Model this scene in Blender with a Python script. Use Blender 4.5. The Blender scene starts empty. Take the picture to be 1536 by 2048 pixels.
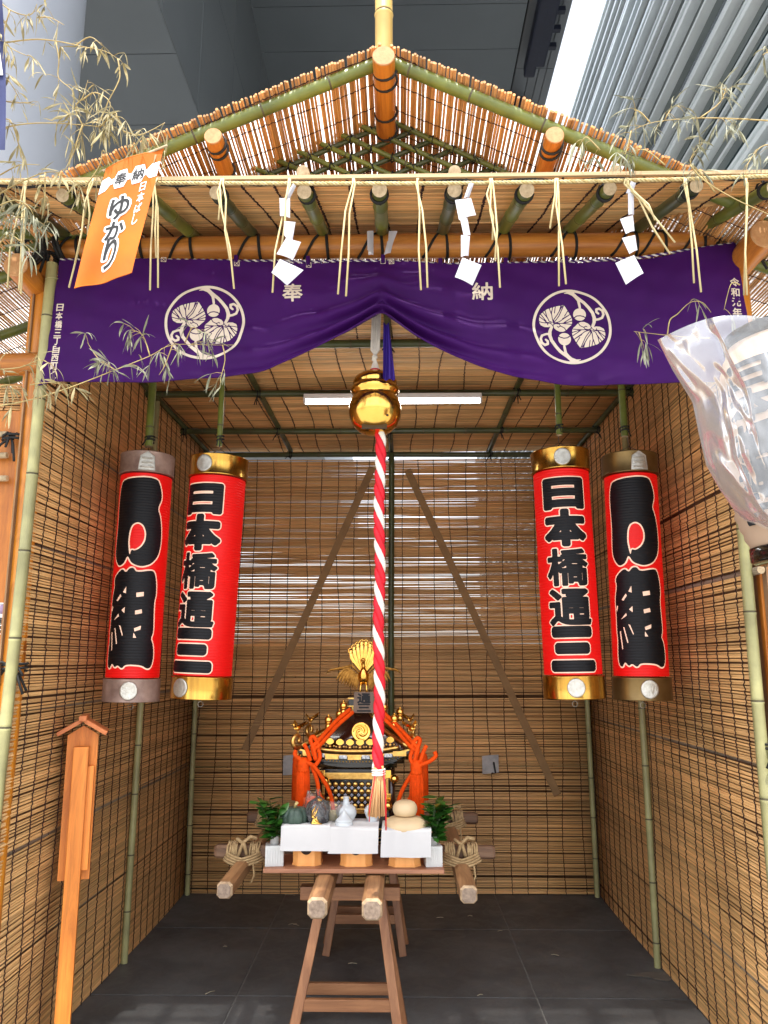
import bpy, bmesh, math, random
import numpy as np
from mathutils import Vector, Matrix
R = random.Random(7)
C = bpy.context.scene.collection
S = bpy.context.scene

# ------------------------------------------------------------------ camera, sky, sun, exposure
CAM_H = 1.5; PITCH = math.radians(10.9); YAW = math.radians(1.05); F = 1538.0
cd = bpy.data.cameras.new("camera"); cam = bpy.data.objects.new("camera", cd); C.objects.link(cam)
cam.location = (0, 0, CAM_H); cam.rotation_euler = (math.pi/2 + PITCH, 0, YAW)
cd.sensor_width = 36; cd.lens = F/2048*36; cd.clip_start = 0.05; cd.clip_end = 2000
S.camera = cam
SUN_EL = math.radians(70); SUN_AZ = math.radians(186)      # compass from +Y: behind the viewer, to the left
w = bpy.data.worlds.new("World"); S.world = w; w.use_nodes = True
nt = w.node_tree; bg = nt.nodes["Background"]
sky = nt.nodes.new("ShaderNodeTexSky"); sky.sky_type = 'NISHITA'; sky.sun_disc = False
sky.sun_elevation = SUN_EL; sky.sun_rotation = SUN_AZ; sky.air_density = 1.0; sky.dust_density = 2.5; sky.ozone_density = 1.0
hs = nt.nodes.new('ShaderNodeHueSaturation'); hs.inputs['Saturation'].default_value = .30
nt.links.new(sky.outputs[0], hs.inputs['Color']); nt.links.new(hs.outputs[0], bg.inputs[0]); bg.inputs[1].default_value = 0.15
sd = bpy.data.lights.new("sun", 'SUN'); sd.energy = 2.0; sd.angle = math.radians(1.0); sd.color = (1, 0.95, 0.87)
sun = bpy.data.objects.new("sun", sd); C.objects.link(sun)
dv = Vector((math.sin(SUN_AZ)*math.cos(SUN_EL), math.cos(SUN_AZ)*math.cos(SUN_EL), math.sin(SUN_EL)))
sun.rotation_euler = dv.to_track_quat('Z', 'Y').to_euler(); sun.location = dv*30
S.view_settings.view_transform = 'Standard'; S.view_settings.look = 'None'
S.view_settings.exposure = 1.82; S.view_settings.gamma = 1

# ------------------------------------------------------------------ helpers
_f = Vector((-math.sin(YAW)*math.cos(PITCH), math.cos(YAW)*math.cos(PITCH), math.sin(PITCH)))
_r = Vector((math.cos(YAW), math.sin(YAW), 0)); _u = _r.cross(_f)
def ray(px, py): return _f + _r*((px-768)/F) + _u*((1024-py)/F)
def at(px, py, Y):
    d = ray(px, py); return Vector((0, 0, CAM_H)) + d*(Y/d.y)
def atx(px, py, X):
    d = ray(px, py); return Vector((0, 0, CAM_H)) + d*(X/d.x)
def lin(r, g, b):
    def c(v):
        v /= 255.; return v/12.92 if v <= .04045 else ((v+.055)/1.055)**2.4
    return (c(r), c(g), c(b), 1)

class MB:
    def __init__(s): s.v = []; s.f = []; s.m = []; s.s = []
    def add(s, vs, fs, mi=0, smooth=True):
        o = len(s.v); s.v += [tuple(v) for v in vs]
        for f in fs: s.f.append(tuple(i+o for i in f)); s.m.append(mi); s.s.append(smooth)
    def tube(s, pts, r, n=8, mi=0, caps=True, closed=False, mis=None, flat=1.0):
        pts = [Vector(p) for p in pts]; k = len(pts)
        rr = r if isinstance(r, (list, tuple)) else [r]*k
        vs = []; fs = []
        t0 = (pts[1]-pts[0]).normalized()
        a = Vector((0, 0, 1)) if abs(t0.z) < .9 else Vector((1, 0, 0))
        nrm = t0.cross(a).normalized()
        for i, p in enumerate(pts):
            if closed: t = (pts[(i+1) % k]-pts[i-1])
            else: t = pts[min(i+1, k-1)]-pts[max(i-1, 0)]
            t = t.normalized() if t.length > 1e-9 else t0
            nrm = (nrm - t*nrm.dot(t)).normalized(); b = t.cross(nrm)
            for j in range(n):
                an = 2*math.pi*j/n
                vs.append(p + nrm*(math.cos(an)*rr[i]) + b*(math.sin(an)*rr[i]*flat))
        o = len(s.v); s.v += [tuple(v) for v in vs]
        for i in range(k if closed else k-1):
            i2 = (i+1) % k
            for j in range(n):
                j2 = (j+1) % n
                s.f.append((o+i*n+j, o+i*n+j2, o+i2*n+j2, o+i2*n+j)); s.m.append(mis[i] if mis else mi); s.s.append(True)
        if caps and not closed:
            s.f.append(tuple(o+j for j in reversed(range(n)))); s.m.append(mis[0] if mis else mi); s.s.append(False)
            s.f.append(tuple(o+(k-1)*n+j for j in range(n))); s.m.append(mis[-1] if mis else mi); s.s.append(False)
        return s
    def box(s, c, size, rot=None, bev=0.0, mi=0):
        bm = bmesh.new(); bmesh.ops.create_cube(bm, size=1)
        for v in bm.verts: v.co = Vector((v.co.x*size[0], v.co.y*size[1], v.co.z*size[2]))
        if bev: bmesh.ops.bevel(bm, geom=list(bm.edges), offset=bev, segments=2, affect='EDGES', profile=.6)
        M = rot if rot is not None else Matrix.Identity(3)
        bm.verts.index_update()
        s.add([M @ v.co + Vector(c) for v in bm.verts], [[v.index for v in f.verts] for f in bm.faces], mi, False)
        bm.free(); return s
    def bar(s, a, b, w, h, up=(0, 0, 1), bev=0.0, mi=0):
        a, b = Vector(a), Vector(b); x = (b-a).normalized(); z = Vector(up); z = (z-x*z.dot(x)).normalized(); y = z.cross(x)
        M = Matrix((x, y, z)).transposed()
        return s.box((a+b)/2, ((b-a).length, w, h), M, bev, mi)
    def lathe(s, prof, c=(0, 0, 0), n=24, M=None, mi=0, smooth=True):
        c = Vector(c); vs = []; fs = []
        for (r, z) in prof:
            for j in range(n):
                a = 2*math.pi*j/n; p = Vector((r*math.cos(a), r*math.sin(a), z))
                vs.append((M @ p if M else p)+c)
        for i in range(len(prof)-1):
            for j in range(n):
                j2 = (j+1) % n; fs.append((i*n+j, i*n+j2, (i+1)*n+j2, (i+1)*n+j))
        if prof[0][0] > 1e-5: fs.append(tuple(reversed(range(n))))
        if prof[-1][0] > 1e-5: fs.append(tuple((len(prof)-1)*n+j for j in range(n)))
        s.add(vs, fs, mi, smooth); return s
    def ball(s, c, r, n=12, mi=0, sz=1.0):
        k = max(5, n//2)
        return s.lathe([(max(1e-6, r*math.sin(math.pi*i/k)), -r*sz*math.cos(math.pi*i/k)) for i in range(k+1)], c, n, None, mi)
    def prism(s, poly, th, O, X, Y, mi=0):
        O, X, Y = Vector(O), Vector(X), Vector(Y); N = X.cross(Y).normalized(); n = len(poly)
        vs = [O+X*p[0]+Y*p[1]+N*(th/2) for p in poly]+[O+X*p[0]+Y*p[1]-N*(th/2) for p in poly]
        fs = [tuple(range(n)), tuple(reversed(range(n, 2*n)))]+[(i, i+n, (i+1) % n+n, (i+1) % n) for i in range(n)]
        s.add(vs, fs, mi, False); return s
    def grid(s, fn, nu, nv, mi=0, smooth=True):
        vs = [fn(i/nu, j/nv) for j in range(nv+1) for i in range(nu+1)]
        fs = [(j*(nu+1)+i, j*(nu+1)+i+1, (j+1)*(nu+1)+i+1, (j+1)*(nu+1)+i) for j in range(nv) for i in range(nu)]
        s.add(vs, fs, mi, smooth); return s

def link(name, mb, mats, parent=None, **props):
    me = bpy.data.meshes.new(name); me.from_pydata(mb.v, [], mb.f); me.validate()
    if len(me.polygons) == len(mb.f):
        me.polygons.foreach_set("material_index", mb.m); me.polygons.foreach_set("use_smooth", mb.s)
    for m in (mats if isinstance(mats, (list, tuple)) else [mats]): me.materials.append(m)
    me.update()
    o = bpy.data.objects.new(name, me); C.objects.link(o)
    if parent is not None:
        o.parent = parent; b = parent
        off = Vector((0, 0, 0))
        while b is not None: off += b.location; b = b.parent
        o.location = -off
    for k, v in props.items(): o[k] = v
    return o
def thing(name, label, cat, loc=(0, 0, 0), group=None):
    o = bpy.data.objects.new(name, None); C.objects.link(o); o.location = loc; o.empty_display_size = .05
    o['label'] = label; o['category'] = cat
    if group: o['group'] = group
    return o

# ------------------------------------------------------------------ materials
def mat(name, col, rough=.6, metal=0., var=.25, scale=(8, 8, 8), bump=0., bscale=None, col2=None, island=0., sheen=0., transl=0., spec=.5, coat=0., emit=None, estr=0., detail=4, coords='Object'):
    m = bpy.data.materials.new(name); m.use_nodes = True; n = m.node_tree.nodes; L = m.node_tree.links
    p = n["Principled BSDF"]; out = n["Material Output"]
    p.inputs["Roughness"].default_value = rough; p.inputs["Metallic"].default_value = metal
    p.inputs["Specular IOR Level"].default_value = spec; p.inputs["Coat Weight"].default_value = coat
    p.inputs["Sheen Weight"].default_value = sheen
    c1 = Vector(col[:3]); c2 = Vector(col2[:3]) if col2 else c1*(1-var)
    tc = n.new("ShaderNodeTexCoord"); mp = n.new("ShaderNodeMapping"); mp.inputs["Scale"].default_value = scale
    L.new(tc.outputs[coords], mp.inputs[0])
    nz = n.new("ShaderNodeTexNoise"); nz.inputs["Scale"].default_value = 1; nz.inputs["Detail"].default_value = detail; nz.inputs["Roughness"].default_value = .6
    L.new(mp.outputs[0], nz.inputs["Vector"])
    rp = n.new("ShaderNodeValToRGB"); rp.color_ramp.elements[0].position = .32; rp.color_ramp.elements[1].position = .68
    rp.color_ramp.elements[0].color = (*c2, 1); rp.color_ramp.elements[1].color = (*c1, 1)
    L.new(nz.outputs["Fac"], rp.inputs[0]); colout = rp.outputs[0]
    if island:
        g = n.new("ShaderNodeNewGeometry"); mr = n.new("ShaderNodeMapRange")
        mr.inputs["To Min"].default_value = 1-island; mr.inputs["To Max"].default_value = 1+island*.7
        L.new(g.outputs["Random Per Island"], mr.inputs[0])
        mx = n.new("ShaderNodeVectorMath"); mx.operation = 'SCALE'
        L.new(colout, mx.inputs[0]); L.new(mr.outputs[0], mx.inputs["Scale"]); colout = mx.outputs[0]
    if island:
        sz = n.new("ShaderNodeTexNoise"); sz.inputs["Scale"].default_value = 1.7; sz.inputs["Detail"].default_value = 4; L.new(tc.outputs["Object"], sz.inputs["Vector"])
        sr = n.new("ShaderNodeMapRange"); sr.inputs["From Min"].default_value = .3; sr.inputs["From Max"].default_value = .7; sr.inputs["To Min"].default_value = .80; sr.inputs["To Max"].default_value = 1.12; L.new(sz.outputs["Fac"], sr.inputs[0])
        mx2 = n.new("ShaderNodeVectorMath"); mx2.operation = 'SCALE'; L.new(colout, mx2.inputs[0]); L.new(sr.outputs[0], mx2.inputs["Scale"]); colout = mx2.outputs[0]
    L.new(colout, p.inputs["Base Color"])
    if bump:
        bn = n.new("ShaderNodeTexNoise"); bn.inputs["Scale"].default_value = 1; bn.inputs["Detail"].default_value = 6
        mp2 = n.new("ShaderNodeMapping"); mp2.inputs["Scale"].default_value = bscale or tuple(v*3 for v in scale)
        L.new(tc.outputs[coords], mp2.inputs[0]); L.new(mp2.outputs[0], bn.inputs["Vector"])
        b = n.new("ShaderNodeBump"); b.inputs["Strength"].default_value = bump; b.inputs["Distance"].default_value = .004
        L.new(bn.outputs["Fac"], b.inputs["Height"]); L.new(b.outputs[0], p.inputs["Normal"])
    if emit: p.inputs["Emission Color"].default_value = emit; p.inputs["Emission Strength"].default_value = estr
    if transl:
        t = n.new("ShaderNodeBsdfTranslucent"); L.new(colout, t.inputs[0]); ms = n.new("ShaderNodeMixShader"); ms.inputs[0].default_value = transl
        L.new(p.outputs[0], ms.inputs[1]); L.new(t.outputs[0], ms.inputs[2]); L.new(ms.outputs[0], out.inputs[0])
    return m
def grain(name, col, col2, axis, rough=.5, freq=45, bump=.15, coat=0.):
    sc = [freq]*3; sc[axis] = freq*.045
    m = mat(name, col, rough, 0, .3, tuple(sc), bump, tuple(v*1.6 for v in sc), col2, coat=coat, detail=6)
    n = m.node_tree.nodes; L = m.node_tree.links; p = n["Principled BSDF"]; tc = next(x for x in n if x.type == 'TEX_COORD'); src = p.inputs["Base Color"].links[0].from_socket
    mp = n.new("ShaderNodeMapping"); q = [5.]*3; q[axis] = .55; mp.inputs["Scale"].default_value = q; L.new(tc.outputs["Object"], mp.inputs[0])
    vo = n.new("ShaderNodeTexNoise"); vo.inputs["Scale"].default_value = 3.2; vo.inputs["Detail"].default_value = 9; vo.inputs["Roughness"].default_value = .75; vo.inputs["Distortion"].default_value = 1.2; L.new(mp.outputs[0], vo.inputs["Vector"])
    rp = n.new("ShaderNodeValToRGB"); rp.color_ramp.elements[0].position = .36; rp.color_ramp.elements[0].color = (.55, .45, .38, 1); rp.color_ramp.elements[1].position = .56; rp.color_ramp.elements[1].color = (1, 1, 1, 1); L.new(vo.outputs["Fac"], rp.inputs[0])
    kn = n.new("ShaderNodeTexVoronoi"); mk = n.new("ShaderNodeMapping"); q = [9.]*3; q[axis] = 3.2; mk.inputs["Scale"].default_value = q; L.new(tc.outputs["Object"], mk.inputs[0]); L.new(mk.outputs[0], kn.inputs["Vector"]); kn.inputs["Scale"].default_value = .55
    kr = n.new("ShaderNodeValToRGB"); kr.color_ramp.elements[0].position = .03; kr.color_ramp.elements[0].color = (.22, .12, .08, 1); kr.color_ramp.elements[1].position = .10; kr.color_ramp.elements[1].color = (1, 1, 1, 1); L.new(kn.outputs["Distance"], kr.inputs[0])
    m1 = n.new("ShaderNodeMixRGB"); m1.blend_type = 'MULTIPLY'; m1.inputs[0].default_value = .75; L.new(src, m1.inputs[1]); L.new(rp.outputs[0], m1.inputs[2])
    m2 = n.new("ShaderNodeMixRGB"); m2.blend_type = 'MULTIPLY'; m2.inputs[0].default_value = .8; L.new(m1.outputs[0], m2.inputs[1]); L.new(kr.outputs[0], m2.inputs[2]); L.new(m2.outputs[0], p.inputs["Base Color"]); return m
REEDX = mat("reed_across", (.88, .545, .232), .42, col2=(.70, .385, .145), scale=(6, 160, 160), island=.27, transl=.12, bump=.1)
REEDY = mat("reed_along", (.88, .545, .232), .42, col2=(.70, .385, .145), scale=(160, 6, 160), island=.27, transl=.12, bump=.1)
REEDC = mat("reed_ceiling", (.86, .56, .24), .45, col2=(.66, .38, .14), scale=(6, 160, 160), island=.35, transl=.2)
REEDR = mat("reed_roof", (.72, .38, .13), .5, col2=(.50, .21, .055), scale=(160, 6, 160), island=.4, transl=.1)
STRING = mat("hemp_string", (.045, .013, .011), .9, scale=(90, 90, 90))
CORD = mat("black_cord", (.012, .012, .012), .75, scale=(90, 90, 90))
LOGX = grain("cedar_log_across", (.72, .31, .06), (.55, .20, .03), 0, .42, 40, .12, .15)
LOGY = grain("cedar_log_along", (.68, .26, .035), (.48, .155, .018), 1, .42, 40, .12, .15)
LOGZ = grain("cedar_log_upright", (.72, .28, .025), (.56, .19, .014), 2, .42, 34, .12, .15)
ENDG = mat("log_end_grain", (.50, .28, .12), .7, scale=(60, 60, 60), col2=(.42, .20, .08), bump=.2)
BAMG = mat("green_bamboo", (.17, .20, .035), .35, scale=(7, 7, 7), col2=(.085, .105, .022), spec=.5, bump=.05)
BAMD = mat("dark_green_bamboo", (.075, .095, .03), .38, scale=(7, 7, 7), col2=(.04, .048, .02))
BAMP = mat("pale_dry_bamboo", (.40, .38, .17), .45, scale=(6, 6, 6), col2=(.25, .235, .11))
BAMY = mat("yellow_bamboo", (.52, .36, .10), .45, scale=(8, 8, 5), col2=(.40, .24, .06))
NODEM = mat("bamboo_node", (.10, .085, .045), .7, scale=(40, 40, 40))
BAMEND = mat("bamboo_cut_end", (.55, .43, .27), .8, scale=(70, 70, 70), col2=(.36, .26, .15))

def bamboo(mb, a, b, r, seg=.28, n=10, wob=.004, ends=True):
    """a bamboo pole with swollen joints; material 0 skin, 1 joint, 2 cut end"""
    a, b = Vector(a), Vector(b); L = (b-a).length; d = (b-a)/L
    side = d.orthogonal().normalized(); pts = []; rr = []; ms = []
    ts = [0.0]; t = seg*R.uniform(.3, .9)
    nodes = []
    while t < L-.03: nodes.append(t); t += seg*R.uniform(.85, 1.15)
    prof = [(0, 1., 0)]
    for q in nodes: prof += [(q-.012, 1., 0), (q-.003, 1.10, 1), (q+.0015, .96, 1), (q+.004, 1.06, 0), (q+.013, 1., 0)]
    prof.append((L, 1., 0))
    ph = R.uniform(0, 6)
    for q, k, m in prof:
        pts.append(a+d*q+side*(wob*math.sin(ph+q*2.3))); rr.append(r*k); ms.append(m)
    mb.tube(pts, rr, n, caps=False, mis=ms)
    if ends:
        for p, dd in ((pts[0], -d), (pts[-1], d)):
            k = len(mb.v); u = dd.orthogonal().normalized(); vv = dd.cross(u)
            ring = [p+dd*.0006+(u*math.cos(2*math.pi*j/n)+vv*math.sin(2*math.pi*j/n))*r*.99 for j in range(n)]
            mb.add(ring, [tuple(range(n))], 2, False)
def log(mb, a, b, r, n=20, taper=1.0):
    a, b = Vector(a), Vector(b); L = (b-a).length; d = (b-a)/L; k = max(3, int(L/.12)); pts = []; rr = []
    s1 = d.orthogonal().normalized(); s2 = d.cross(s1); p1, p2 = R.uniform(0, 6), R.uniform(0, 6)
    for i in range(k+1):
        t = i/k; pts.append(a+d*(L*t)+s1*(.004*math.sin(p1+t*7))+s2*(.004*math.sin(p2+t*5)))
        rr.append(r*(1+(taper-1)*t)*(1+.025*math.sin(p1*3+t*17)))
    mb.tube(pts, rr, n, caps=False)
    for p, dd, q in ((pts[0], -d, rr[0]), (pts[-1], d, rr[-1])):
        u = dd.orthogonal().normalized(); v = dd.cross(u)
        def rg(o, f): return [p+dd*o+(u*math.cos(2*math.pi*j/n)+v*math.sin(2*math.pi*j/n))*q*f for j in range(n)]
        vs = rg(0, 1)+rg(.004, .94); fs = [(j, (j+1) % n, n+(j+1) % n, n+j) for j in range(n)]
        mb.add(vs, fs, 1, True); mb.add(rg(.004, .94), [tuple(range(n))], 1, False)
def lash(mb, p, axis, r, turns=2, cr=.005, w=.014, n=14):
    """cord turns round a pole at p"""
    p, d = Vector(p), Vector(axis).normalized(); u = d.orthogonal().normalized(); v = d.cross(u)
    pts = []
    for i in range(turns*n+1):
        a = 2*math.pi*i/n; pts.append(p+d*(w*(i/(turns*n)-.5)*turns)+(u*math.cos(a)+v*math.sin(a))*(r+cr*.7))
    mb.tube(pts, cr, 6)
def knot(mb, p, s=.02, cr=.004, k=3):
    p = Vector(p)
    for i in range(k):
        d = Vector((R.uniform(-1, 1), R.uniform(-.5, .2), R.uniform(-1, .6)))*s
        mb.tube([p-d*.3, p+d*.5, p+d+Vector((0, 0, -s*.5))], cr, 5)

def reeds(mb, O, U, V, N, length, height, pitch, dia, segs=5, skip=(), jit=.0016, n=6, drop=0.0, sag=.0, endj=.01, lead=0., bow=None):
    """reeds running along U, stacked along V, on the plane through O with normal N"""
    O, U, V, N = Vector(O), Vector(U), Vector(V), Vector(N); t = pitch*.5
    while t < height:
        k = t; t += pitch*R.uniform(.86, 1.14)
        if any(a <= k <= b for a, b in skip) or R.random() < drop: continue
        r = dia*.5*R.uniform(.78, 1.1); tilt = R.gauss(0, .0019); ph = R.uniform(0, 9)
        a0 = -R.uniform(0, endj)-lead; a1 = length+R.uniform(0, endj); pts = []; rr = []
        for i in range(segs+1):
            q = a0+(a1-a0)*i/segs
            o = bow(q/length, k/height) if bow else 0
            pts.append(O+U*q+V*(k+tilt*(q-length/2)+R.gauss(0, jit)+sag*math.sin(ph*.2+3*q+k*1.3))+N*(R.gauss(0, jit*.8)+o))
            rr.append(r*R.uniform(.88, 1.08))
        mb.tube(pts, rr, n)
def lacing(mb, O, U, V, N, length, height, gap, pitch, off, r=.0023, zig=.004, start=None, bow=None):
    """the brown string lines that bind the reeds"""
    O, U, V, N = Vector(O), Vector(U), Vector(V), Vector(N); q = gap*.4 if start is None else start
    while q < length:
        pts = []; k = 0.; i = 0; drift = R.uniform(0, 6); am = R.uniform(.005, .014)
        while k < height:
            o = bow(q/length, k/height) if bow else 0
            pts.append(O+U*(q+(zig if i % 2 else -zig)*R.uniform(.1, 1)+am*math.sin(drift+k*2.3)+am*.6*math.sin(drift*2+k*6.1))+V*k+N*(off+o+R.uniform(-.0008, .0012)))
            k += pitch*R.uniform(.8, 1.4); i += 1
        mb.tube(pts, r, 4, caps=False); q += gap*R.uniform(.9, 1.1)

# ------------------------------------------------------------------ ground and surroundings
def tile_mat():
    m = mat("dark_stone_tile", (.105, .106, .106), .55, col2=(.055, .056, .057), scale=(2.6, 2.6, 2.6), bump=.06, bscale=(160, 160, 160), spec=.35)
    n = m.node_tree.nodes; L = m.node_tree.links; p = n["Principled BSDF"]
    sp = n.new("ShaderNodeTexNoise"); sp.inputs["Scale"].default_value = 380; sp.inputs["Detail"].default_value = 2
    tc = next(x for x in n if x.type == 'TEX_COORD'); L.new(tc.outputs["Object"], sp.inputs["Vector"])
    src = p.inputs["Base Color"].links[0].from_socket
    du = n.new("ShaderNodeTexNoise"); du.inputs["Scale"].default_value = 9; du.inputs["Detail"].default_value = 10; du.inputs["Roughness"].default_value = .72; du.inputs["Distortion"].default_value = .8; L.new(tc.outputs["Object"], du.inputs["Vector"])
    dr_ = n.new("ShaderNodeMapRange"); dr_.inputs["From Min"].default_value = .42; dr_.inputs["From Max"].default_value = .70; dr_.inputs["To Min"].default_value = .42; dr_.inputs["To Max"].default_value = .72; L.new(du.outputs["Fac"], dr_.inputs[0]); L.new(dr_.outputs[0], p.inputs["Roughness"])
    mx = n.new("ShaderNodeMixRGB"); mx.blend_type = 'OVERLAY'; mx.inputs[0].default_value = .5
    L.new(src, mx.inputs[1]); L.new(sp.outputs["Fac"], mx.inputs[2]); md = n.new("ShaderNodeMixRGB"); md.inputs[2].default_value = (.17, .165, .15, 1); dm = n.new("ShaderNodeMapRange"); dm.inputs["From Min"].default_value = .55; dm.inputs["From Max"].default_value = .78; dm.inputs["To Max"].default_value = .55; L.new(du.outputs["Fac"], dm.inputs[0]); L.new(dm.outputs[0], md.inputs[0]); L.new(mx.outputs[0], md.inputs[1])
    L.new(md.outputs[0], p.inputs["Base Color"]); return m
TILE = tile_mat()
GROUT = mat("tile_joint", (.20, .195, .18), .9, scale=(30, 30, 30))
PAVE = mat("pale_paving", (.42, .405, .38), .8, scale=(2, 2, 2), bump=.1)
g = MB(); g.add([(-400, -200, -.02), (400, -200, -.02), (400, 600, -.02), (-400, 600, -.02)], [(0, 1, 2, 3)], 0, False)
link("ground", g, PAVE, kind="structure")
xs = [-2.6, -1.16, -.06 - .02, .735, 1.62]; xs = [-2.55, -1.65, -.78, .565, 1.47, 2.4]
ys = [2.62, 3.86 - .02, 4.9 - .06, 5.9]
g = MB(); j = MB()
ysl = [2.0, 3.0, 3.84, 4.74, 5.64, 6.5]; xsl = [-2.6, -1.66, -.74, .62, 1.5, 2.4]
for a, b in zip(xsl, xsl[1:]):
    for c, d in zip(ysl, ysl[1:]):
        g.box(((a+b)/2, (c+d)/2, -.008), (b-a-.007, d-c-.007, .016), None, .0015)
j.add([(xsl[0], ysl[0], -.0035), (xsl[-1], ysl[0], -.0035), (xsl[-1], ysl[-1], -.0035), (xsl[0], ysl[-1], -.0035)], [(0, 1, 2, 3)], 0, False)
link("floor_tiles", g, TILE, kind="structure"); link("floor_joints", j, GROUT, kind="structure")
# bits of straw on the floor
sm = mat("fallen_straw", (.5, .44, .3), .8)
g = MB()
for (px, py, L_, an) in ((585, 1848, .05, .4), (592, 1850, .04, -.5), (705, 1927, .045, 0), (940, 1832, .03, .1), (580, 1790, .07, -.1), (880, 1835, .04, .1), (1110, 1910, .04, -.3), (420, 1985, .05, .8), (450, 1893, .02, .3), (960, 1990, .03, .5), (1000, 1862, .03, .3)):
    d = ray(px, py); p = Vector((0, 0, CAM_H))+d*(-(CAM_H-.004)/d.z); e = Vector((math.cos(an), math.sin(an), 0))*L_/2
    g.tube([p-e, p+Vector((0, 0, .003)), p+e], .0014, 4)
link("straw_litter", g, sm, kind="stuff", label="pale bits of straw scattered on the dark tiled floor", category="straw")
# torn brown paper by the foot of the right wall
g = MB(); d = ray(1310, 1955); p0 = Vector((0, 0, CAM_H))+d*(-(CAM_H)/d.z)
poly = [(-.13, .015), (-.06, .03), (-.02, .055), (.06, .05), (.085, -.01), (.05, -.05), (.0, -.035), (-.03, -.01), (-.09, -.0)]
g.prism(poly, .002, p0+Vector((.0, 0, .004)), (1, 0, 0), (0, 1, .02))
link("torn_paper", g, mat("grey_brown_paper", (.12, .105, .085), .9, scale=(20, 20, 20)), label="torn scrap of grey brown paper lying at the foot of the right reed wall", category="paper")

# dark building with a stepped soffit
SOF = mat("dark_soffit_panel", (.15, .172, .19), .42, scale=(.25, .25, .25), col2=(.13, .15, .165), spec=.5)
SOFG = mat("grey_metal_panel", (.20, .215, .235), .4, scale=(.2, .2, .2), col2=(.16, .175, .19))
SEAM = mat("panel_joint", (.012, .013, .015), .8)
NAVY = mat("navy_steel", (.018, .022, .045), .4)
bt = thing("office_tower", "tall building with dark grey panelled soffit above the booth", "building", (-4, 40, 0))
D = 5.0; Y0, Y1 = 9., 95.
def slope(px, py): d = ray(px, py); return d.x/d.z          # X per metre of height, for edges that run straight back
z1 = CAM_H-D/(.5*(slope(310, 0)+slope(400, 225))); z2 = CAM_H-D/(.5*(slope(497, 0)+slope(540, 175))); XZ = lambda px, py, z: slope(px, py)*(z-CAM_H)
def quadbox(x0, x1, y0, y1, z0, z1_, name, m, par, gx=(), gy=(), gap=.03):
    mb = MB(); xx = [x0]+list(gx)+[x1]; yy = [y0]+list(gy)+[y1]
    for a, b in zip(xx, xx[1:]):
        for c, d_ in zip(yy, yy[1:]): mb.box(((a+b)/2, (c+d_)/2, (z0+z1_)/2), (b-a-gap, d_-c-gap, z1_-z0))
    return link(name, mb, m, par)
lowy = [at(300, 108, 1).y, ]
def ysoff(py, z):
    d = ray(300, py); return d.y*(z-CAM_H)/d.z
quadbox(-30, -D, Y0, Y1, z1, z1+.1, "lower_soffit", SOF, bt, gx=(-19., -10.5), gy=(ysoff(250, z1), ysoff(108, z1)) if ysoff(250, z1) < ysoff(108, z1) else (ysoff(108, z1), ysoff(250, z1), ysoff(250, z1)*1.5))
mb = MB(); mb.box((-17.4, 52, z1+.6), (24, 90, .8)); link("lower_slab", mb, SEAM, bt)
xr = XZ(1057, 0, z2); xe = XZ(1145, 5, z2+.3)
quadbox(-D-.3, xr, Y0, 72, z2, z2+.1, "upper_soffit", SOF, bt, gx=(), gy=(ysoff(18, z2), ysoff(108, z2), ysoff(190, z2), ysoff(300, z2)))
mb = MB(); mb.box(((xe-D)/2, 40, z2+.9), (xe+D-.1, 62, .8)); link("upper_slab", mb, SEAM, bt)
# inclined fascia between the two soffits
mb = MB()
def fas(y0, y1, t0, t1):
    a = Vector((-D, 0, z1+.02)); b = Vector((-D+.02, 0, z2)); p = lambda t, y: Vector((a.x+(b.x-a.x)*t, y, a.z+(b.z-a.z)*t))
    gp = .02
    vs = [p(t0, y0+gp), p(t0, y1-gp), p(t1-.004, y1-gp), p(t1-.004, y0+gp)]; vs += [v+Vector((-.1, 0, 0)) for v in vs]
    mb.add(vs, [(0, 1, 2, 3), (7, 6, 5, 4), (0, 4, 5, 1), (1, 5, 6, 2), (2, 6, 7, 3), (3, 7, 4, 0)], 0, False)
yy = [9, 14, 17, 20.5, 24.5, 29, 35, 42, 52, 70, 95]
for a, b in zip(yy, yy[1:]): fas(a, b, 0, .55); fas(a, b, .55, 1)
link("fascia", mb, mat("fascia_panel", (.19, .205, .215), .4, scale=(.25, .25, .25), col2=(.165, .18, .19)), bt)
mb = MB(); mb.box((-D-.3, 52, (z1+z2)/2+.1), (.25, 86, z2-z1-.3)); link("fascia_core", mb, SEAM, bt)
# pale edge strip and steel struts
xe = XZ(1145, 5, z2+.3)
quadbox(xr+.08, xe, Y0, 72, z2+.3, z2+.4, "edge_soffit", SOFG, bt, gx=(xr+.4*(xe-xr), xr+.62*(xe-xr), xr+.8*(xe-xr)), gy=(20, 26, 33, 42, 55))
for k, (yc, L_, xo) in enumerate(((20, 11, .35), (31, 8.0, .0), (44, 14, .3), (23.0, 4.0, 1.05))):
    mb = MB(); mb.box((xr+.35+xo*.4, yc, z2-.3), (.42, L_, .5), None, .08)
    for i in range(5): mb.box((xr+.7+xo*.4, yc-L_/2+L_*(i+.5)/5, z2+.02), (.45, .18, .18))
    link("steel_strut", mb, NAVY, bt)
# round grey column
mb = MB()
mb.lathe([(1.25, 0), (1.25, 40)], (-6.12, 10, 0), 64)
col = link("round_column", mb, mat("grey_column_paint", (.47, .51, .60), .3, scale=(.3, .3, .3), col2=(.43, .47, .55), coat=.3), label="thick round pale grey building column rising at the left", category="column")

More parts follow.
